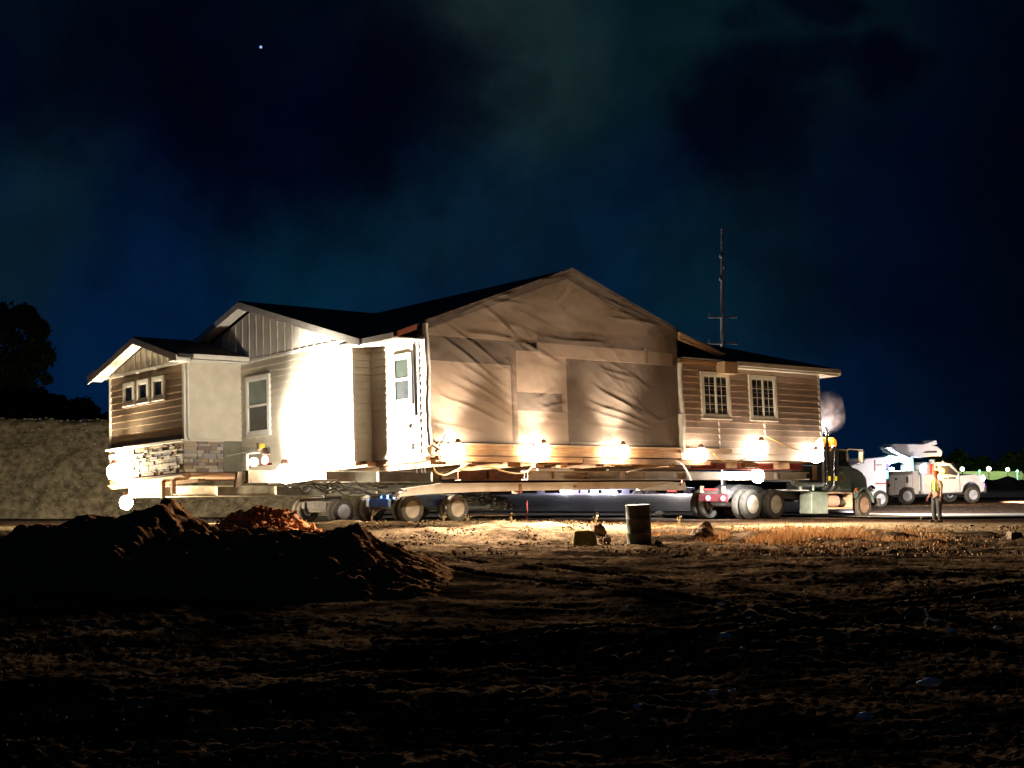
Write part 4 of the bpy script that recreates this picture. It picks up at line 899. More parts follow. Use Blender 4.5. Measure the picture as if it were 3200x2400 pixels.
# pile of hoses between beam and box
t = MB()
rr = random.Random(9)
pts = [(1.9+.3*rr.random(), -1.15+.1*rr.random(), 1.2+.55*rr.random()) for _ in range(26)]
t.tube(pts, .022, 5); t.build('coiled_line', M['beampaint'], tr, smooth=True)

# exhaust smoke above the stack
def smoke():
    p = tr.matrix_basis @ Vector((4.1, -1.0, 3.95))
    mb = MB(); mb.ball((0, 0, 0), 1., 20, (.75, .75, 1.1)); mb.v = [tuple(Vector(v)*(1+.15*noise.noise(Vector(v)*1.7))) for v in mb.v]
    m = bpy.data.materials.new('drifting exhaust smoke'); m.use_nodes = True; N = m.node_tree.nodes; K = m.node_tree.links; N.remove(N['Principled BSDF'])
    pv = N.new('ShaderNodeVolumePrincipled'); K.new(pv.outputs[0], N['Material Output'].inputs['Volume']); pv.inputs['Color'].default_value = (.9, .94, 1, 1)
    tc = N.new('ShaderNodeTexCoord'); n = N.new('ShaderNodeTexNoise'); n.inputs['Scale'].default_value = 1.6; n.inputs['Detail'].default_value = 3; n.inputs['Distortion'].default_value = 1.; K.new(tc.outputs['Object'], n.inputs['Vector'])
    ln = N.new('ShaderNodeVectorMath'); ln.operation = 'LENGTH'; K.new(tc.outputs['Object'], ln.inputs[0])
    a = N.new('ShaderNodeMapRange'); K.new(ln.outputs['Value'], a.inputs[0]); a.inputs[1].default_value = .1; a.inputs[2].default_value = .85; a.inputs[3].default_value = 1; a.inputs[4].default_value = 0
    r = N.new('ShaderNodeMapRange'); K.new(n.outputs[0], r.inputs[0]); r.inputs[1].default_value = .42; r.inputs[2].default_value = .7; r.inputs[4].default_value = 3.
    mu = N.new('ShaderNodeMath'); mu.operation = 'MULTIPLY'; K.new(a.outputs[0], mu.inputs[0]); K.new(r.outputs[0], mu.inputs[1]); K.new(mu.outputs[0], pv.inputs['Density'])
    o = mb.build('exhaust_smoke', m, loc=p); o['kind'] = 'stuff'; o['label'] = 'pale puff of exhaust smoke above the truck stacks'
smoke()

# ------------------------------------------------------------------ bucket truck
UZ = zat(1578, 72); UH = Vector((math.sin(math.radians(72)), math.cos(math.radians(72)), 0)); UR = Vector((UH.y, -UH.x, 0))
p0 = at(2833, 1578, 72)
bt = thing('bucket_truck', 'white utility bucket truck with folded boom parked beyond the worker', 'bucket truck', (p0.x, p0.y, p0.z), math.atan2(UH.y, UH.x)); bt.rotation_euler = (0, math.radians(-1.0), math.atan2(UH.y, UH.x))
def bp(x, y): return ((x-2833)/55., (1578-y)/63.9)
for (x, r) in ((0, .43), (3.75, .41)):
    for y in (-.12, 1.75): wheel_mesh(r, .26, M['whiterim'], bt, (x, y+.12, r), -1 if y < 0 else 1)
b = MB(); b.box((-1.7, .35, .45), (4.1, 1.5, .72)); b.build('chassis', M['chassis'], bt)
b = MB(); b.prism([bp(2745, 1472), bp(2868, 1472), bp(2868, 1545), bp(2858, 1545), bp(2855, 1530), bp(2845, 1523), bp(2820, 1523), bp(2808, 1532), bp(2805, 1545), bp(2760, 1547), bp(2745, 1543)], 1, -.15, 2.05); b.build('service_body', mat('cream service body', (.60, .52, .47), .5, var=.15, vscale=3), bt, bevel=.02)
b = MB(); b.prism([bp(2762, 1472.5), bp(2850, 1472.5), bp(2850, 1484), bp(2762, 1484)], 1, -.16, -.14); b.build('top_locker', mat('taupe locker door', (.30, .25, .21), .6), bt)
for (x0, y0, x1, y1) in ((2768, 1488, 2776, 1494), (2795, 1493, 2800, 1500), (2829, 1490, 2834, 1509), (2771, 1511, 2778, 1520)):
    b = MB(); (a, c_), (d, e_) = bp(x0, y1), bp(x1, y0); b.box((a, -.17, c_), (d, -.148, e_)); b.build('latch', M['darktrim'], bt)
b = MB()
for x in (2792, 2822, 2848): a = bp(x, 1540)[0]; b.box((a, -.156, .62), (a+.012, -.148, 1.42))
b.build('door_gap', M['chassis'], bt)
b = MB(); b.prism([bp(2886, 1455), bp(2900, 1447), bp(2945, 1446), bp(2975, 1452), bp(3000, 1482), bp(3002, 1490), bp(3050, 1487), bp(3066, 1492), bp(3076, 1505), bp(3080, 1540), bp(3066, 1545), bp(3062, 1525), bp(3050, 1513), bp(3030, 1512), bp(3015, 1522), bp(3008, 1543), bp(2890, 1546), bp(2886, 1540)], 1, -.05, 1.95); b.build('cab', M['white'], bt, bevel=.05)
b = MB(); b.prism([bp(2942, 1459), bp(2966, 1459), bp(2993, 1483), bp(2990, 1490), bp(2970, 1486), bp(2942, 1486)], 1, -.075, -.052); b.build('side_window', M['darktrim'], bt)
b = MB(); b.prism([bp(2900, 1460), bp(2932, 1459), bp(2932, 1485), bp(2900, 1485)], 1, -.075, -.052); b.build('side_window', M['glass'], bt)
b = MB(); b.slab([(2.72, .05, 2.0), (2.72, 1.85, 2.0), (3.05, 1.85, 1.55), (3.05, .05, 1.55)], (.02, 0, .02)); b.build('windscreen', M['glass'], bt)
b = MB(); b.prism([bp(3008+34+22*math.cos(a), 1548-33*math.sin(a)) for a in np.linspace(0, math.pi, 12)], 1, -.07, -.03); b.build('wheel_arch', M['darktrim'], bt)
b = MB(); b.box((2.0, -.065, .62), (2.012, -.05, 1.5)); b.box((3.02, -.065, .62), (3.032, -.05, 1.45)); b.build('door_seam', M['darktrim'], bt)
b = MB(); a = bp(2949, 1499); b.box((a[0], -.065, a[1]), (a[0]+.22, -.052, a[1]+.06)); b.build('door_mark', M['darktrim'], bt)
b = MB(); a = bp(2964, 1500); b.box((a[0], -.065, a[1]), (a[0]+.42, -.052, a[1]+.09)); b.build('door_mark', M['chassis'], bt)
b = MB(); b.ball((4.42, -.02, 1.22), .13, 12, (.6, .8, 1.2)); b.build('headlight', M['headlight'], bt, smooth=True)
ld = bpy.data.lights.new('headlight_beam', 'SPOT'); ld.energy = 26000; ld.color = (1, .80, .58); ld.shadow_soft_size = .12; ld.spot_size = math.radians(100); ld.spot_blend = .6
lo = bpy.data.objects.new('headlight_beam', ld); C.objects.link(lo); lo.parent = bt; lo.location = (4.75, -.02, 1.25); lo.rotation_euler = Vector((1, -.1, -.09)).to_track_quat('-Z', 'Y').to_euler()
b = MB(); b.lathe([(.09, 0), (.12, .05), (.12, .1), (.001, .12)], (-.6, .3, 1.72), 2, 12); b.build('deck_light', mat('lit deck light', (.8, 1, 1), .3, emit=(.75, 1, 1), estr=30), bt, smooth=True)
ld = bpy.data.lights.new('deck_lamp', 'POINT'); ld.energy = 420; ld.color = (.7, 1, 1); ld.shadow_soft_size = .12
lo = bpy.data.objects.new('deck_lamp', ld); C.objects.link(lo); lo.parent = bt; lo.location = (-.6, .05, 1.95)
ld = bpy.data.lights.new('beacon_light', 'POINT'); ld.energy = 120; ld.color = (1, .5, .1); ld.shadow_soft_size = .15
lo = bpy.data.objects.new('beacon_light', ld); C.objects.link(lo); lo.parent = bt; lo.location = (2.0, -.4, 1.62)
b = MB(); b.box((4.40, -.04, .76), (4.5, .04, .98)); b.build('fog_light', mat('violet fog light', (.5, .2, .7), .3, emit=(.7, .25, 1), estr=1.3), bt, bevel=.02)
b = MB(); b.prism([(4.3, .5), (4.62, .5), (4.62, .85), (4.4, .9)], 1, .0, 1.9); b.build('bumper', M['chassis'], bt, bevel=.02)
b = MB(); b.lathe([(.16, 0), (.15, .12), (.001, .17)], (1.93, .6, 2.05), 2, 14); b.build('roof_beacon', M['white'], bt, smooth=True)
for x in (1.65, 2.2): b = MB(); b.ball((x, .1, 2.06), .06, 8); b.build('marker_light', mat('pink marker', (.9, .5, .4), .4, emit=(1, .5, .35), estr=.8), bt, smooth=True)
b = MB(); b.ball((2.0, -.12, 1.62), .14, 12, (.9, .6, 1)); b.build('side_beacon', mat('glowing amber lamp', (.9, .5, .05), .3, emit=(1, .55, .06), estr=9), bt, smooth=True)
b = MB(); b.lathe([(.17, 0), (.17, .52)], (1.20, -.25, 1.45), 2, 14); b.build('water_cooler', mat('red cooler', (.6, .08, .05), .5), bt, smooth=True)
b = MB(); b.box((.98, -.28, 1.5), (1.06, -.1, 2.0)); b.box((1.42, -.28, 1.55), (1.52, -.1, 2.02)); b.build('cooler_rack', M['whitegel'], bt, bevel=.02)
b = MB(); b.box((.68, .3, 1.0), (1.05, 1.2, 1.62)); b.lathe([(.16, 1.4), (.16, 2.45)], (.55, .55, 0), 2, 14); b.box((.55, -.1, .65), (.75, .1, 1.45)); b.build('turret', mat('pale cyan white paint', (.60, .72, .72), .4), bt, bevel=.02)
cy = mat('pale cyan white paint', (0, 0, 0))
b = MB(); b.prism([bp(2741, 1452), bp(2750, 1442), bp(2790, 1423), bp(2830, 1426), bp(2866, 1432), bp(2868, 1475), bp(2857, 1475), bp(2855, 1450), bp(2830, 1440), bp(2800, 1448), bp(2770, 1458), bp(2742, 1462)], 1, .2, .75); b.build('lower_boom', cy, bt, bevel=.02)
b = MB(); b.prism([bp(2786, 1398), bp(2801, 1387), bp(2893, 1390), bp(2933, 1377), bp(2936, 1390), bp(2922, 1393), bp(2938, 1399), bp(2951, 1412), bp(2948, 1428), bp(2918, 1428), bp(2882, 1432), bp(2853, 1430), bp(2825, 1424), bp(2799, 1412)], 1, .0, 1.0); b.build('upper_boom', M['whitegel'], bt, bevel=.04)
b = MB(); b.tube([(-.66, -.03, 2.85), (-.6, -.03, 2.7), (-.3, -.03, 2.5), (.3, -.03, 2.33)], .035, 6); b.build('boom_strap', mat('dark purple strap', (.08, .05, .09), .6), bt, smooth=True)
b = MB(); a = bp(2887, 1417); b.prism([(a[0], a[1]), (a[0]+.85, a[1]), (a[0]+.8, a[1]+.09), (a[0]+.2, a[1]+.08)], 1, -.02, .0); b.build('boom_slot', M['darktrim'], bt)
b = MB(); b.box((-1.72, -.12, .15), (-1.4, .4, .6)); b.box((-1.72, 1.5, .15), (-1.4, 1.9, .6)); b.build('outrigger', M['whitegel'], bt)
b = MB(); b.box((-1.76, -.1, 1.05), (-1.70, .0, 1.35)); b.build('tail_light', M['amberdim'], bt)
b = MB(); b.box((-1.78, -.16, 1.65), (-1.70, -.02, 2.1)); b.build('strobe', M['cyan'], bt)

# white truck half hidden behind the green hood
p1 = at(2700, 1590, 68)
wt = thing('white_truck', 'white truck half hidden behind the hood of the green semi', 'truck', (p1.x, p1.y, gz1(p1.x, p1.y)), math.atan2(UH.y, UH.x))
def wp(x, y): return ((x-2700)/58., (1580-y)/67.)
b = MB(); b.prism([wp(2640, 1450), wp(2668, 1440), wp(2682, 1431), wp(2710, 1428), wp(2733, 1426), wp(2738, 1436), wp(2737, 1510), wp(2737, 1550), wp(2610, 1550), wp(2610, 1490), wp(2625, 1480)], 1, -.9, .9); b.build('body', M['whitegel'], wt, bevel=.05)
for x in (-1.1, .3): wheel_mesh(.4, .25, M['whiterim'], wt, (x, -.85, .38), -1)
b = MB(); a = wp(2700, 1452); b.box((a[0], -.93, a[1]-.25), (a[0]+.05, -.9, a[1]+.25)); b.box((a[0]+.1, -.93, a[1]), (a[0]+.4, -.9, a[1]+.04)); b.build('latch', M['rust'], wt)
b = MB(); b.box((.64, -.95, 1.75), (.76, -.8, 2.0)); b.build('strobe', mat('violet strobe', (.2, .15, .5), .3, emit=(.35, .25, .9), estr=.6), wt, bevel=.02)
b = MB(); b.box((.62, -.95, 1.3), (.72, -.8, 1.7)); b.build('strobe', M['cyan'], wt, bevel=.02)
b = MB(); b.box((.05, -.93, 1.05), (.62, -.9, 1.12)); b.build('stripe', M['redmark'], wt)

# ------------------------------------------------------------------ person
def skinned(name, verts, edges, m, parent, sub=2, root=0):
    me = bpy.data.meshes.new(name); me.from_pydata([v[:3] for v in verts], edges, []); me.materials.append(m)
    o = bpy.data.objects.new(name, me); C.objects.link(o); o.parent = parent
    md = o.modifiers.new('skin', 'SKIN'); md.use_smooth_shade = True; md.branch_smoothing = .6
    for i, v in enumerate(verts):
        r = v[3]; r = r if isinstance(r, tuple) else (r, r)
        me.skin_vertices[0].data[i].radius = r; me.skin_vertices[0].data[i].use_root = (i == root)
    s = o.modifiers.new('sub', 'SUBSURF'); s.levels = sub; s.render_levels = sub
    return o
def person():
    p = at(2928, 1632, 48.6)
    t = thing('person', 'worker in yellow safety vest and orange hard hat standing on the road edge', 'person', p, math.radians(-62))
    # local: x = person's left, -y = facing, z up ; height 1.68
    J = [(0, 0, .90, (.15, .11)), (0, 0, 1.08, (.135, .10)), (0, -.01, 1.25, (.16, .115)), (0, 0, 1.38, (.13, .09)), (0, 0, 1.44, .055), (0, -.02, 1.50, .055), (0, -.03, 1.56, (.075, .09)), (0, -.02, 1.63, (.07, .085))]
    E_ = [(0, 1), (1, 2), (2, 3), (3, 4), (4, 5), (5, 6), (6, 7)]
    def chain(start, pts):
        a = start
        for q in pts: J.append(q); E_.append((a, len(J)-1)); a = len(J)-1
        return a
    for s in (-1, 1):
        ha = chain(3, [(s*.17, 0, 1.36, .055), (s*.22, .01, 1.10, .045), (s*(.25 if s > 0 else .30), -.05, .86, .033), (s*(.26 if s > 0 else .34), -.07, .80, (.035, .02))])
        hx = J[ha][0]
        for k, dx in enumerate((-.03, -.01, .01, .03)):
            L = (.06, .075, .07, .055)[k]; chain(ha, [(hx+dx*.6, -.08+dx, .76, .009), (hx+dx*.7, -.095+dx, .76-L*.6, .0085), (hx+dx*.6, -.085+dx, .76-L, .007)])
        chain(ha, [(hx-s*.03, -.11, .80, .010), (hx-s*.035, -.125, .765, .009)])
        chain(0, [(s*.09, 0, .82, .085), (s*.11, -.01, .48, .06), (s*.12, .02, .12, .045), (s*.125, 0, .05, .045), (s*.14, -.14, .03, .035)])
    skinned('body', J, E_, M['skin'], t)
    # face
    b = MB(); b.ball((0, -.125, 1.555), .016, 8, (.8, 1, 1.3)); b.ball((.035, -.108, 1.585), .009, 8); b.ball((-.035, -.108, 1.585), .009, 8); b.ball((.082, -.02, 1.56), .02, 8, (.4, .8, 1.3)); b.ball((-.082, -.02, 1.56), .02, 8, (.4, .8, 1.3)); b.build('face_features', M['skin'], t, smooth=True)
    T = [(0, 0, 1.0, (.165, .128)), (0, 0, 1.10, (.165, .125)), (0, -.01, 1.26, (.185, .135)), (0, 0, 1.38, (.15, .105)), (0, 0, 1.42, .07)]
    TE = [(0, 1), (1, 2), (2, 3), (3, 4)]
    for s in (-1, 1):
        T.append((s*.19, 0, 1.36, .075)); TE.append((3, len(T)-1)); T.append((s*.225, .01, 1.13, .068)); TE.append((len(T)-2, len(T)-1))
    skinned('shirt', T, TE, M['shirt'], t)
    V_ = [(0, 0, 1.0, (.185, .15)), (0, 0, 1.12, (.178, .142)), (0, -.01, 1.27, (.198, .15)), (0, 0, 1.38, (.16, .12)), (0, .0, 1.415, (.09, .085))]
    skinned('vest', V_, [(0, 1), (1, 2), (2, 3), (3, 4)], M['vest'], t)
    b = MB(); b.box((-.11, -.162, 1.02), (-.075, -.14, 1.36)); b.box((.075, -.162, 1.02), (.11, -.14, 1.36)); b.build('vest_stripe', mat('grey reflective tape', (.35, .34, .28), .3), t)
    P_ = [(0, 0, .96, (.18, .14))]; PE = []
    for s in (-1, 1):
        P_ += [(s*.095, 0, .80, .105), (s*.115, -.01, .48, .085), (s*.13, .02, .08, .075)]; k = len(P_); PE += [(0, k-3), (k-3, k-2), (k-2, k-1)]
    skinned('trousers', P_, PE, M['jeans'], t)
    for s in (-1, 1):
        b = MB(); b.box((s*.135-.05, -.2, .0), (s*.135+.05, .09, .075)); b.build('boot', M['boot'], t, bevel=.025)
    b = MB(); b.lathe([(.135, 1.615), (.118, 1.625), (.113, 1.68), (.08, 1.73), (.001, 1.745)], (0, -.02, 0), 2, 20); b.prism([(-.08, -.13), (.08, -.13), (.05, -.20), (-.05, -.20)], 2, 1.612, 1.625); b.build('hard_hat', M['hardhat'], t, smooth=True)
    t.scale = (.98, .98, .98)
person()

# ------------------------------------------------------------------ drum, block, rocks, markers, scraps
p = at(1999, 1703, 34); dr = thing('metal_drum', 'upright mossy dark metal drum standing in the dirt', 'drum', (p.x, p.y, p.z-.03)); dr.rotation_euler = (math.radians(1), math.radians(-2.5), 0)
R = .285; b = MB(); b.lathe([(R, 0), (R, .02), (R*.985, .03), (R*.985, .3), (R*1.02, .315), (R*.985, .33), (R*.985, .62), (R*1.02, .635), (R*.985, .65), (R*.985, .92), (R*1.02, .935), (R*1.01, .955)], (0, 0, 0), 2, 40)
b.v = [(x*(1+.025*noise.noise(Vector((x*4, y*4, z*3)))), y*(1+.025*noise.noise(Vector((x*4+5, y*4, z*3)))), z) for x, y, z in b.v]; b.build('shell', M['drum'], dr, smooth=True)
b = MB(); b.lathe([(R*.96, .93), (.001, .935)], (0, 0, 0), 2, 40); b.build('lid', M['darktrim'], dr)
p = at(1828, 1703, 35); b = MB(); b.prism([(-.29, 0), (.31, 0), (.23, .36), (.1, .4), (-.25, .38), (-.28, .2)], 1, -.2, .2)
tag(b.build('wood_block', M['moss'], loc=(p.x, p.y, p.z-.05), bevel=.03), 'squat mossy block left of the metal drum', 'block')
clods('rock', ['upright brown rock right of the metal drum in the grass', 'rough stone beside the mossy block', 'dark stone at the foot of the metal drum on its right', 'dark lump of earth at the far right edge', 'pale stone at the far right edge below the dark lump', 'rounded stone left of the dry grass', 'small dark stone between block and drum'],
      'rock', [(2210, 1645, 37, .15), (1868, 1655, 37.5, .2), (2058, 1700, 33.6, .09), (3165, 1680, 36, .2), (3195, 1692, 35, .08), (2190, 1672, 36, .22), (1893, 1690, 35.2, .12)], M['rock'])
# scraps and pebbles catching light in the foreground
sc = [(1302, 817, .02), (1341, 0, 0)]
scraps = [(2270, 2008, .045, 'rounded white pebble nearest the middle of the dark field'), (2252, 1903, .035, 'flat white pebble above the rounded white one'), (1961, 1917, .022, 'tiny white pebble left of the flat one'), (2321, 2050, .022, 'tiny white pebble right of the rounded one'), (2885, 2162, .035, 'pale scrap, left one of the lower right pair'), (2910, 2160, .05, 'pale scrap, right one of the lower right pair'), (2230, 2193, .028, 'small pale chip in the lower middle field'), (2288, 2188, .022, 'small chip right of the lower middle chip'), (2705, 2270, .04, 'dull stone chip near the bottom right'), (1994, 2237, .022, 'grey chip near the bottom centre'), (3118, 1983, .03, 'pale chip at far right of the field'), (1350, 2080, .018, 'tiny pebble in the lower left half of the field'), (2975, 1995, .04, 'pale wedge of scrap at right beside the bent stick'), (2340, 1950, .018, 'tiny speck of stone above the rounded pebble')]
for i, (x, y, r, lab) in enumerate(scraps):
    D = EYE*F/(y-1470); p = at(x, y, D); mb = MB(); mb.ball((0, 0, 0), r*1.25, 8, (1.3, .8, .6))
    mb.v = [tuple(Vector(v)*(1+.3*noise.noise(Vector(v)/r+Vector((i*2., 0, 0))))) for v in mb.v]
    tag(mb.build('pebble', M['bone'], loc=(p.x, p.y, p.z+.07)), lab, 'pebble', 'pale pebbles in the dark field')
D = EYE*F/(1960-1470); p = at(2905, 1960, D); b = MB(); b.tube([(-.05, 0, .12), (0, .02, .02), (.09, 0, -.01)], .018, 7); b.tube([(0, .02, .02), (-.06, 0, -.04)], .014, 6)
tag(b.build('bent_stick', M['bone'], loc=(p.x, p.y, p.z+.08), smooth=True), 'pale bent stick lying in the dark field at right', 'stick')
p = at(1648, 1622, 46.5); b = MB(); b.lathe([(.06, 0), (.05, .06), (.018, .1), (.015, .55), (.001, .6)], (0, 0, 0), 2, 8); tag(b.build('marker_stake', M['redmark'], loc=(p.x, p.y, p.z)), 'thin red marker stake beside the gravel slope', 'stake')
b = MB(); b.box((-.9, -.03, 0), (.9, .03, .05)); p = at(1530, 1613, 48); tag(b.build('plank', M['wood'], loc=(p.x, p.y, p.z)), 'thin plank lying on the road right of the blue dolly', 'plank')
p = at(2062, 1607, 55); b = MB(); b.ball((0, 0, 0), .2, 8, (1.2, .7, .7)); b.v = [tuple(Vector(v)*(1+.4*noise.noise(Vector(v)*5))) for v in b.v]; tag(b.build('paper_scrap', M['bone'], loc=p), 'pale crumpled scrap on the asphalt beside the drum', 'scrap')

# ------------------------------------------------------------------ far flatbed and kerb lights beyond the road
p = at(1700, 1560, 96); fl = thing('flatbed_trailer', 'dark low flatbed trailer far beyond the road under the beams', 'trailer', (p.x, p.y, zat(1560, 96)), 0)
k = 96/4600
b = MB(); b.box((-2, -.2, (1560-1548)*k), (9.8, 2.2, (1560-1541)*k)); b.box((-2, -.2, (1560-1531)*k), (9.8, 2.2, (1560-1524)*k)); b.build('deck', mat('dark trailer paint', (.06, .06, .08), .6, var=.3), fl)
for x in (-.3, 1.9, 2.5, 3.9, 5.2, 6.6, 8.2, 9.2): b = MB(); b.box((x-.15, -.2, (1560-1541)*k), (x+.35, 2., (1560-1531)*k)); b.build('stake', mat('dark trailer paint', (0, 0, 0)), fl)
for x in (4.5, 6.1, 7.0, 8.3): 
    wheel_mesh(.40, .3, M['chassis'], fl, (x, -.1, .24), -1)
for x0, x1 in ((1.05, 1.75), (3.0, 3.5), (4.1, 4.7)):
    b = MB(); b.box((x0, -.24, (1560-1540)*k), (x1, -.2, (1560-1532)*k)); b.build('light_panel', mat('pale lit panel', (.8, .75, .8), .4, emit=(.9, .78, .85), estr=.6), fl)
    ld = bpy.data.lights.new('panel_light', 'POINT'); ld.energy = 800; ld.color = (.9, .85, 1); ld.shadow_soft_size = .3
    lo = bpy.data.objects.new('panel_light', ld); C.objects.link(lo); lo.parent = fl; lo.location = (x0+.3, -.9, .9)
b = MB(); b.tube([(9.0, .2, (1560-1524)*k), (9.0, .2, 1.55)], .04, 6); b.ball((9.0, .2, 1.6), .09, 8); b.build('added_light', M['redglow'], fl)  # lamp added to brighten the utility pole
ld = bpy.data.lights.new('panel_light', 'POINT'); ld.energy = 3500; ld.color = (1, .9, .85); ld.shadow_soft_size = .12  # added light for the utility pole, not from a panel
lo = bpy.data.objects.new('panel_light', ld); C.objects.link(lo); lo.parent = fl; lo.location = (9.0, .1, 1.95)
b = MB(); b.box((8.0, -.26, (1560-1536)*k), (8.6, -.2, (1560-1526)*k)); b.build('marker_lights', M['redlens'], fl)
b = MB(); b.box((-.5, -.1, 0), (14, .1, .22)); o = b.build('barrier_rail', mat('pale far rail', (.75, .75, .82), .5), loc=at(1790, 1560, 99)); tag(o, 'low pale rail behind the far flatbed trailer', 'rail')

# ------------------------------------------------------------------ utility pole
p = at(2262, 1470, 95); up = thing('utility_pole', 'tall grey utility pole with two crossarms rising behind the house', 'utility pole', (p.x, p.y, .1))
zz = lambda y: zat(y, 95)-.1
b = MB(); b.lathe([(.17, 0), (.15, zz(1075)), (.11, zz(890)), (.07, zz(715))], (0, 0, 0), 2, 12); b.build('pole', M['pole'], up, smooth=True)
for y, wd in ((991, .92), (1073, .96)):
    b = MB(); b.box((-wd, -.1, zz(y)-.06), (wd, .0, zz(y)+.06)); b.build('crossarm', M['pole'], up)
    for x in (-wd+.08, wd-.08): b = MB(); b.lathe([(.04, 0), (.06, .05), (.03, .1), (.05, .16), (.001, .2)], (x, -.05, zz(y)+.06), 2, 8); b.build('insulator', M['pole'], up)
for (x, y) in ((-.1, 800), (.12, 835), (-.12, 872)): b = MB(); b.lathe([(.09, -.12), (.11, 0), (.08, .14)], (x, -.08, zz(y)), 2, 8); b.build('equipment_can', M['pole'], up)

# ------------------------------------------------------------------ trees
def tree(label, base, h, blobs, m, n, ls, name='leafy_tree', group=None, seed=1, trunk=.2):
    rr = random.Random(seed); t = thing(name, label, 'tree', base, group=group)
    b = MB(); b.tube([(0, 0, 0), (.1, 0, h*.3), (.0, .1, h*.6), (.1, 0, h*.85)], trunk, 8, trunk*.3)
    for (x, y, z, r) in blobs:
        b.tube([(0, 0, h*.3), (x*.5, y*.5, (h*.3+z)*.5+.2), (x, y, z)], trunk*.4, 5, .03)
    b.build('trunk', M['bark'], t)
    c_ = MB()
    for k in range(n):
        (x, y, z, r) = blobs[rr.randrange(len(blobs))]
        d = Vector((rr.gauss(0, 1), rr.gauss(0, 1), rr.gauss(0, 1))).normalized()*r*(rr.random()**.45)*(1+.35*noise.noise(Vector((x+k*.01, y, z))))
        q = Vector((x, y, z))+d; s = ls*rr.uniform(.6, 1.4)
        a = Vector((rr.gauss(0, 1), rr.gauss(0, 1), rr.gauss(0, 1))).normalized(); e_ = a.cross(Vector((rr.gauss(0, 1), rr.gauss(0, 1), rr.gauss(0, 1)))).normalized()
        c_.add([q-a*s, q+e_*s*.5, q+a*s, q-e_*s*.5], [(0, 1, 2, 3)])
    c_.build('crown', m, t)
    return t
def blobs_px(lst, D, base):
    out = []
    for (x, y, r) in lst:
        q = at(x, y, D); out.append((q.x-base[0], q.y-base[1]+random.uniform(-1, 1), q.z-base[2], r*D/F))
    return out
bs = at(-60, 1470, 80); bs.z = 0
tree('tall dark tree at the left edge above the gravel bank', bs, 9.5, blobs_px([(-60, 1120, 130), (20, 1120, 100), (0, 1010, 70), (75, 985, 38), (130, 1030, 32), (100, 1080, 60), (120, 1110, 45), (95, 1150, 60), (20, 1220, 90), (145, 1185, 14), (60, 1200, 60), (-100, 1000, 80), (165, 1115, 12), (15, 975, 20)], 80, bs), M['leaf'], 9000, .17, group='dark trees behind the gravel bank', seed=3, trunk=.3)
for i, (lab, x0, bl) in enumerate((('low dark tree right of the tall tree', 60, [(20, 1270, 60), (80, 1260, 50), (110, 1235, 28), (60, 1300, 60)]), ('low round dark tree in the middle of the row behind the bank', 150, [(140, 1275, 40), (150, 1250, 22), (190, 1285, 40), (205, 1255, 16), (160, 1310, 50)]), ('dark tree in the row nearest the house porch', 265, [(255, 1275, 30), (265, 1268, 25), (290, 1290, 26), (240, 1300, 30), (312, 1305, 14), (330, 1312, 20)]))):
    bs = at(x0, 1470, 84); bs.z = 0
    tree(lab, bs, 4, blobs_px(bl, 84, bs), M['leaf'], 3800, .13, group='dark trees behind the gravel bank', seed=20+i)
bs = at(3215, 1470, 120); bs.z = 0
tree('dim green bush at the far right edge above the lamps', bs, 3, blobs_px([(3200, 1440, 26), (3190, 1425, 18), (3225, 1430, 30), (3215, 1455, 26)], 120, bs), M['farleaf'], 2500, .14, name='bush', seed=31)
def wood():
    rr = random.Random(44); c_ = MB()
    for k in range(11000):
        x = rr.uniform(2860, 3420); top = 1425+14*math.sin(x*.031)+10*math.sin(x*.083+1); y = top+(1492-top)*rr.random()**.6; q = at(x, y, 165+rr.uniform(-4, 4)); s = rr.uniform(.2, .5)
        a = Vector((rr.gauss(0, 1), rr.gauss(0, 1), rr.gauss(0, 1))).normalized(); e_ = a.cross(Vector((rr.gauss(0, 1), rr.gauss(0, 1), rr.gauss(0, 1)))).normalized()
        c_.add([q-a*s, q+e_*s*.6, q+a*s, q-e_*s*.6], [(0, 1, 2, 3)])
    o = c_.build('far_wood', M['farleaf']); o['kind'] = 'stuff'; o['label'] = 'dim dark green treeline beyond the far lamps'
wood()
# far lit yard: wall, lamps, dark hedge
p = at(3000, 1470, 150); z0 = .1
b = MB(); b.box((0, 0, 0), (12, .3, zat(1473, 150)-z0)); o = b.build('yard_wall', mat('pale green lit wall', (.5, .6, .3), .8, var=.3, vscale=.5), loc=(p.x-1, 150, z0)); tag(o, 'long pale green wall lit by the far yard lamps', 'wall')
labs = ['far yard lamp just right of the bucket truck hood', 'far yard lamp second from the left', 'far yard lamp third from the left', 'far yard lamp at the right edge of the photo']
for (x, y, r, lab) in ((3007, 1466, .30, labs[0]), (3090, 1465, .32, labs[1]), (3149, 1467, .27, labs[2]), (3197, 1466, .2, labs[3])):
    q = at(x, y, 146); t = thing('yard_lamp', lab, 'lamp', (q.x, q.y, z0), group='yard lamps in the far distance')
    b = MB(); b.tube([(0, 0, 0), (0, 0, q.z-z0-.1)], .05, 6); b.build('post', M['chassis'], t)
    r *= .72; b = MB(); b.ball((0, 0, q.z-z0), r, 12); b.build('globe', mat('burning yard globe', (.9, .95, .85), .3, emit=(.85, 1., .78), estr=9), t, smooth=True)
    ld = bpy.data.lights.new('yard_light', 'POINT'); ld.energy = 700; ld.color = (.8, 1, .6); ld.shadow_soft_size = r*1.2
    lo = bpy.data.objects.new('yard_light', ld); C.objects.link(lo); lo.parent = t; lo.location = (0, 0, q.z-z0)
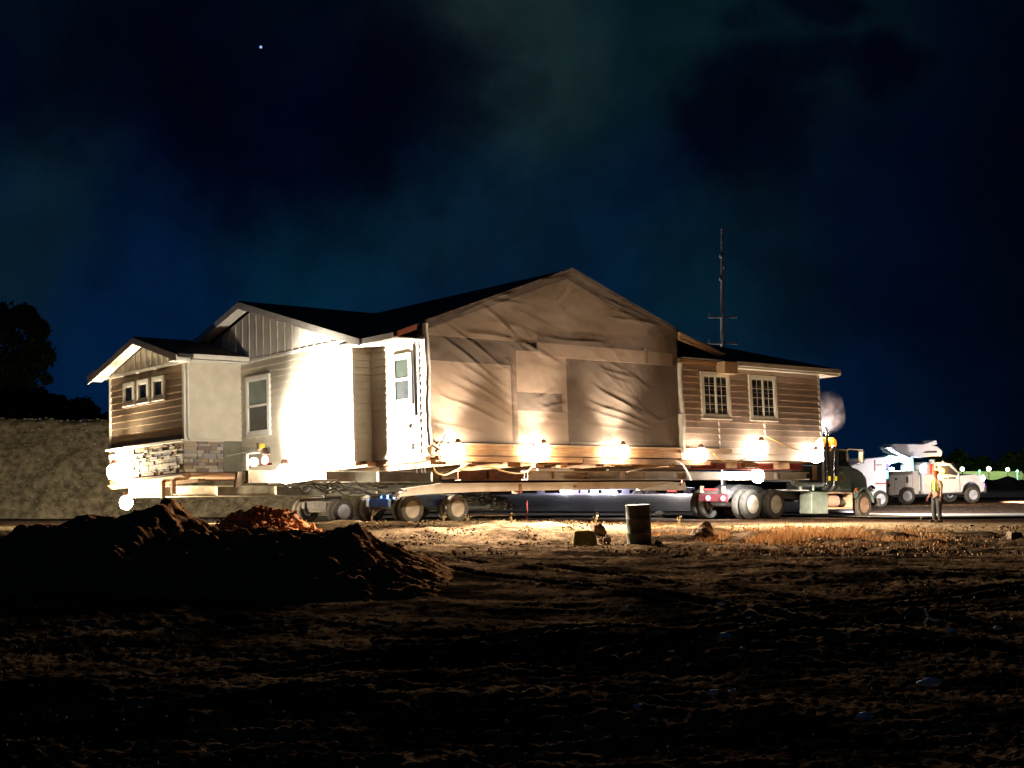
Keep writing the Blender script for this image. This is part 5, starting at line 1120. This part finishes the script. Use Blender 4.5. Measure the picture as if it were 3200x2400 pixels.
for (x, y, lab) in ((3061, 1472, 'tiny green lamp between the first two yard lamps'), (3179, 1472, 'tiny green lamp near the right edge')):
    q = at(x, y, 146); b = MB(); b.ball((0, 0, 0), .13, 10); b.tube([(0, 0, 0), (0, 0, z0-q.z)], .03, 5); tag(b.build('green_lamp', mat('tiny green lamp', (.2, .9, .6), .3, emit=(.2, 1, .62), estr=3), loc=q), lab, 'lamp', 'tiny green lamps in the far yard')
hb = MB(); hx = []
for i in range(90):
    x = 2990+i*5; q = at(x, 1494+5*math.sin(i*.35)+4*nv(i, 0, .4, 55), 125); hx.append((q.x, q.z))
n = len(hx); vs = []
for (x, z) in hx: vs += [(x, 125, z), (x, 122, .0), (x, 130, .0)]
hb.add(vs, [(3*i, 3*i+1, 3*i+4, 3*i+3) for i in range(n-1)]+[(3*i, 3*i+3, 3*i+5, 3*i+2) for i in range(n-1)])
tag(hb.build('earth_berm', mat('dark earth', (.04, .035, .03), .95, var=.4, vscale=.6, bump=.8, bscale=2)), 'long dark earth berm below the far yard lamps', 'berm')

# ------------------------------------------------------------------ dry grass and weeds
def lp():
    while True:
        y = random.uniform(30, 45); x = random.uniform(-.1, .4)*y
        if nv(x, y, .8, 61)+.5*nv(x, y, 2.5, 62) > .12*random.uniform(-1, 2): return (x, y, gz1(x, y)+.03)
scatter_stones('leaf_litter', 2800, lp, mat('litter and clods', (.2, .14, .09), .95, spec=0, island=[(.05, .03, .02), (.30, .18, .09), (.09, .055, .03), (.42, .30, .18), (.035, .022, .015), (.22, .12, .06)]), .01, .042)
def grass(name, spots, m, label=None):
    rr = random.Random(77); c_ = MB()
    for (x, y, h, lean, wd) in spots:
        z = gz1(x, y)-.02; a = rr.uniform(0, 6.28); dx, dy = math.cos(a)*wd, math.sin(a)*wd; l = rr.uniform(0, 6.28)
        lx, ly = math.cos(l)*h*lean, math.sin(l)*h*lean
        c_.add([(x-dx, y-dy, z), (x+dx, y+dy, z), (x+lx*.4+dx*.6, y+ly*.4+dy*.6, z+h*.6), (x+lx*.4-dx*.6, y+ly*.4-dy*.6, z+h*.6), (x+lx, y+ly, z+h)], [(0, 1, 2, 3), (3, 2, 4)])
    o = c_.build(name, m); o['kind'] = 'stuff'
    if label: o['label'] = label
    return o
rr = random.Random(99); sp = []
for k in range(26000):                      # the tawny strip on the right
    D = rr.gauss(37.5, 2.6); x = rr.uniform(2030, 2960) if rr.random() < .8 else rr.uniform(1700, 3200); q = at(x, 1600, D)
    if nv(q.x, q.y, .9, 71) < -.08: continue
    e_ = 1-abs(x-2480)/620
    sp.append((q.x, q.y, rr.uniform(.06, .22)*(.6+.8*max(0, e_))*(1 if D > 35 else .6), .5, .006))
grass('dry_grass', sp, mat('dry tawny grass', (.34, .19, .09), .9, spec=0, island=[(.42, .21, .08), (.34, .15, .06), (.5, .3, .13), (.26, .14, .06)]), 'tawny dry grass strip in front of the semi truck')
sp = []
for k in range(9000):
    y = rr.uniform(29, 46); x = rr.uniform(-.36, .36)*y
    if nv(x, y, .5, 75) < .05: continue
    sp.append((x, y, rr.uniform(.03, .12), .6, .005))
grass('sparse_grass', sp, mat('short dry stubble', (.30, .24, .11), .9, island=[(.30, .22, .10), (.22, .2, .08), (.38, .30, .16)]))
weed_lab = ['pale weed standing in front of the blue dolly wheels', 'leaning pale weed left of the blue dolly wheels', 'small weed right of the rightmost dolly wheel', 'weed behind the mossy block', 'thin weed right of the drawbar shadow', 'thin weed above the red stake', 'taller weed at the left end of the grass strip', 'weed below the semi truck front wheel', 'tall seeding weed at the right end of the grass strip']
for i, (x, y, h) in enumerate(((1385, 1652, .3), (1160, 1655, .45), (1460, 1660, .35), (1862, 1650, .4), (1600, 1662, .35), (1650, 1672, .4), (2120, 1660, .4), (2700, 1655, .35), (2880, 1680, .6))):
    D = 40. if y < 1670 else 36; p = at(x, y, D); p.z = gz1(p.x, p.y); b = MB(); rr = random.Random(i)
    for s in range(5):
        dx = rr.uniform(-.3, .3)*h+(.35*h if i == 1 else 0); dy = rr.uniform(-.1, .1); hh = h*rr.uniform(.6, 1.1)
        pts = [(dx*t*t, dy*t, hh*t*(1-.1*t)) for t in (0, .25, .5, .75, 1)]; b.tube(pts, .004, 4, .0015)
        for l in range(9):
            t = .25+.75*rr.random(); q = Vector((dx*t*t, dy*t, hh*t*(1-.1*t))); a = rr.uniform(0, 6.28); g = rr.uniform(.02, .05)
            b.add([q, q+Vector((g*math.cos(a), g*math.sin(a), g*.6)), q+Vector((g*.3*math.cos(a+1), g*.3*math.sin(a+1), g))], [(0, 1, 2)])
    tag(b.build('weed', mat('pale weed', (.42, .33, .17), .9), loc=p), weed_lab[i], 'weed', 'weeds along the road edge')
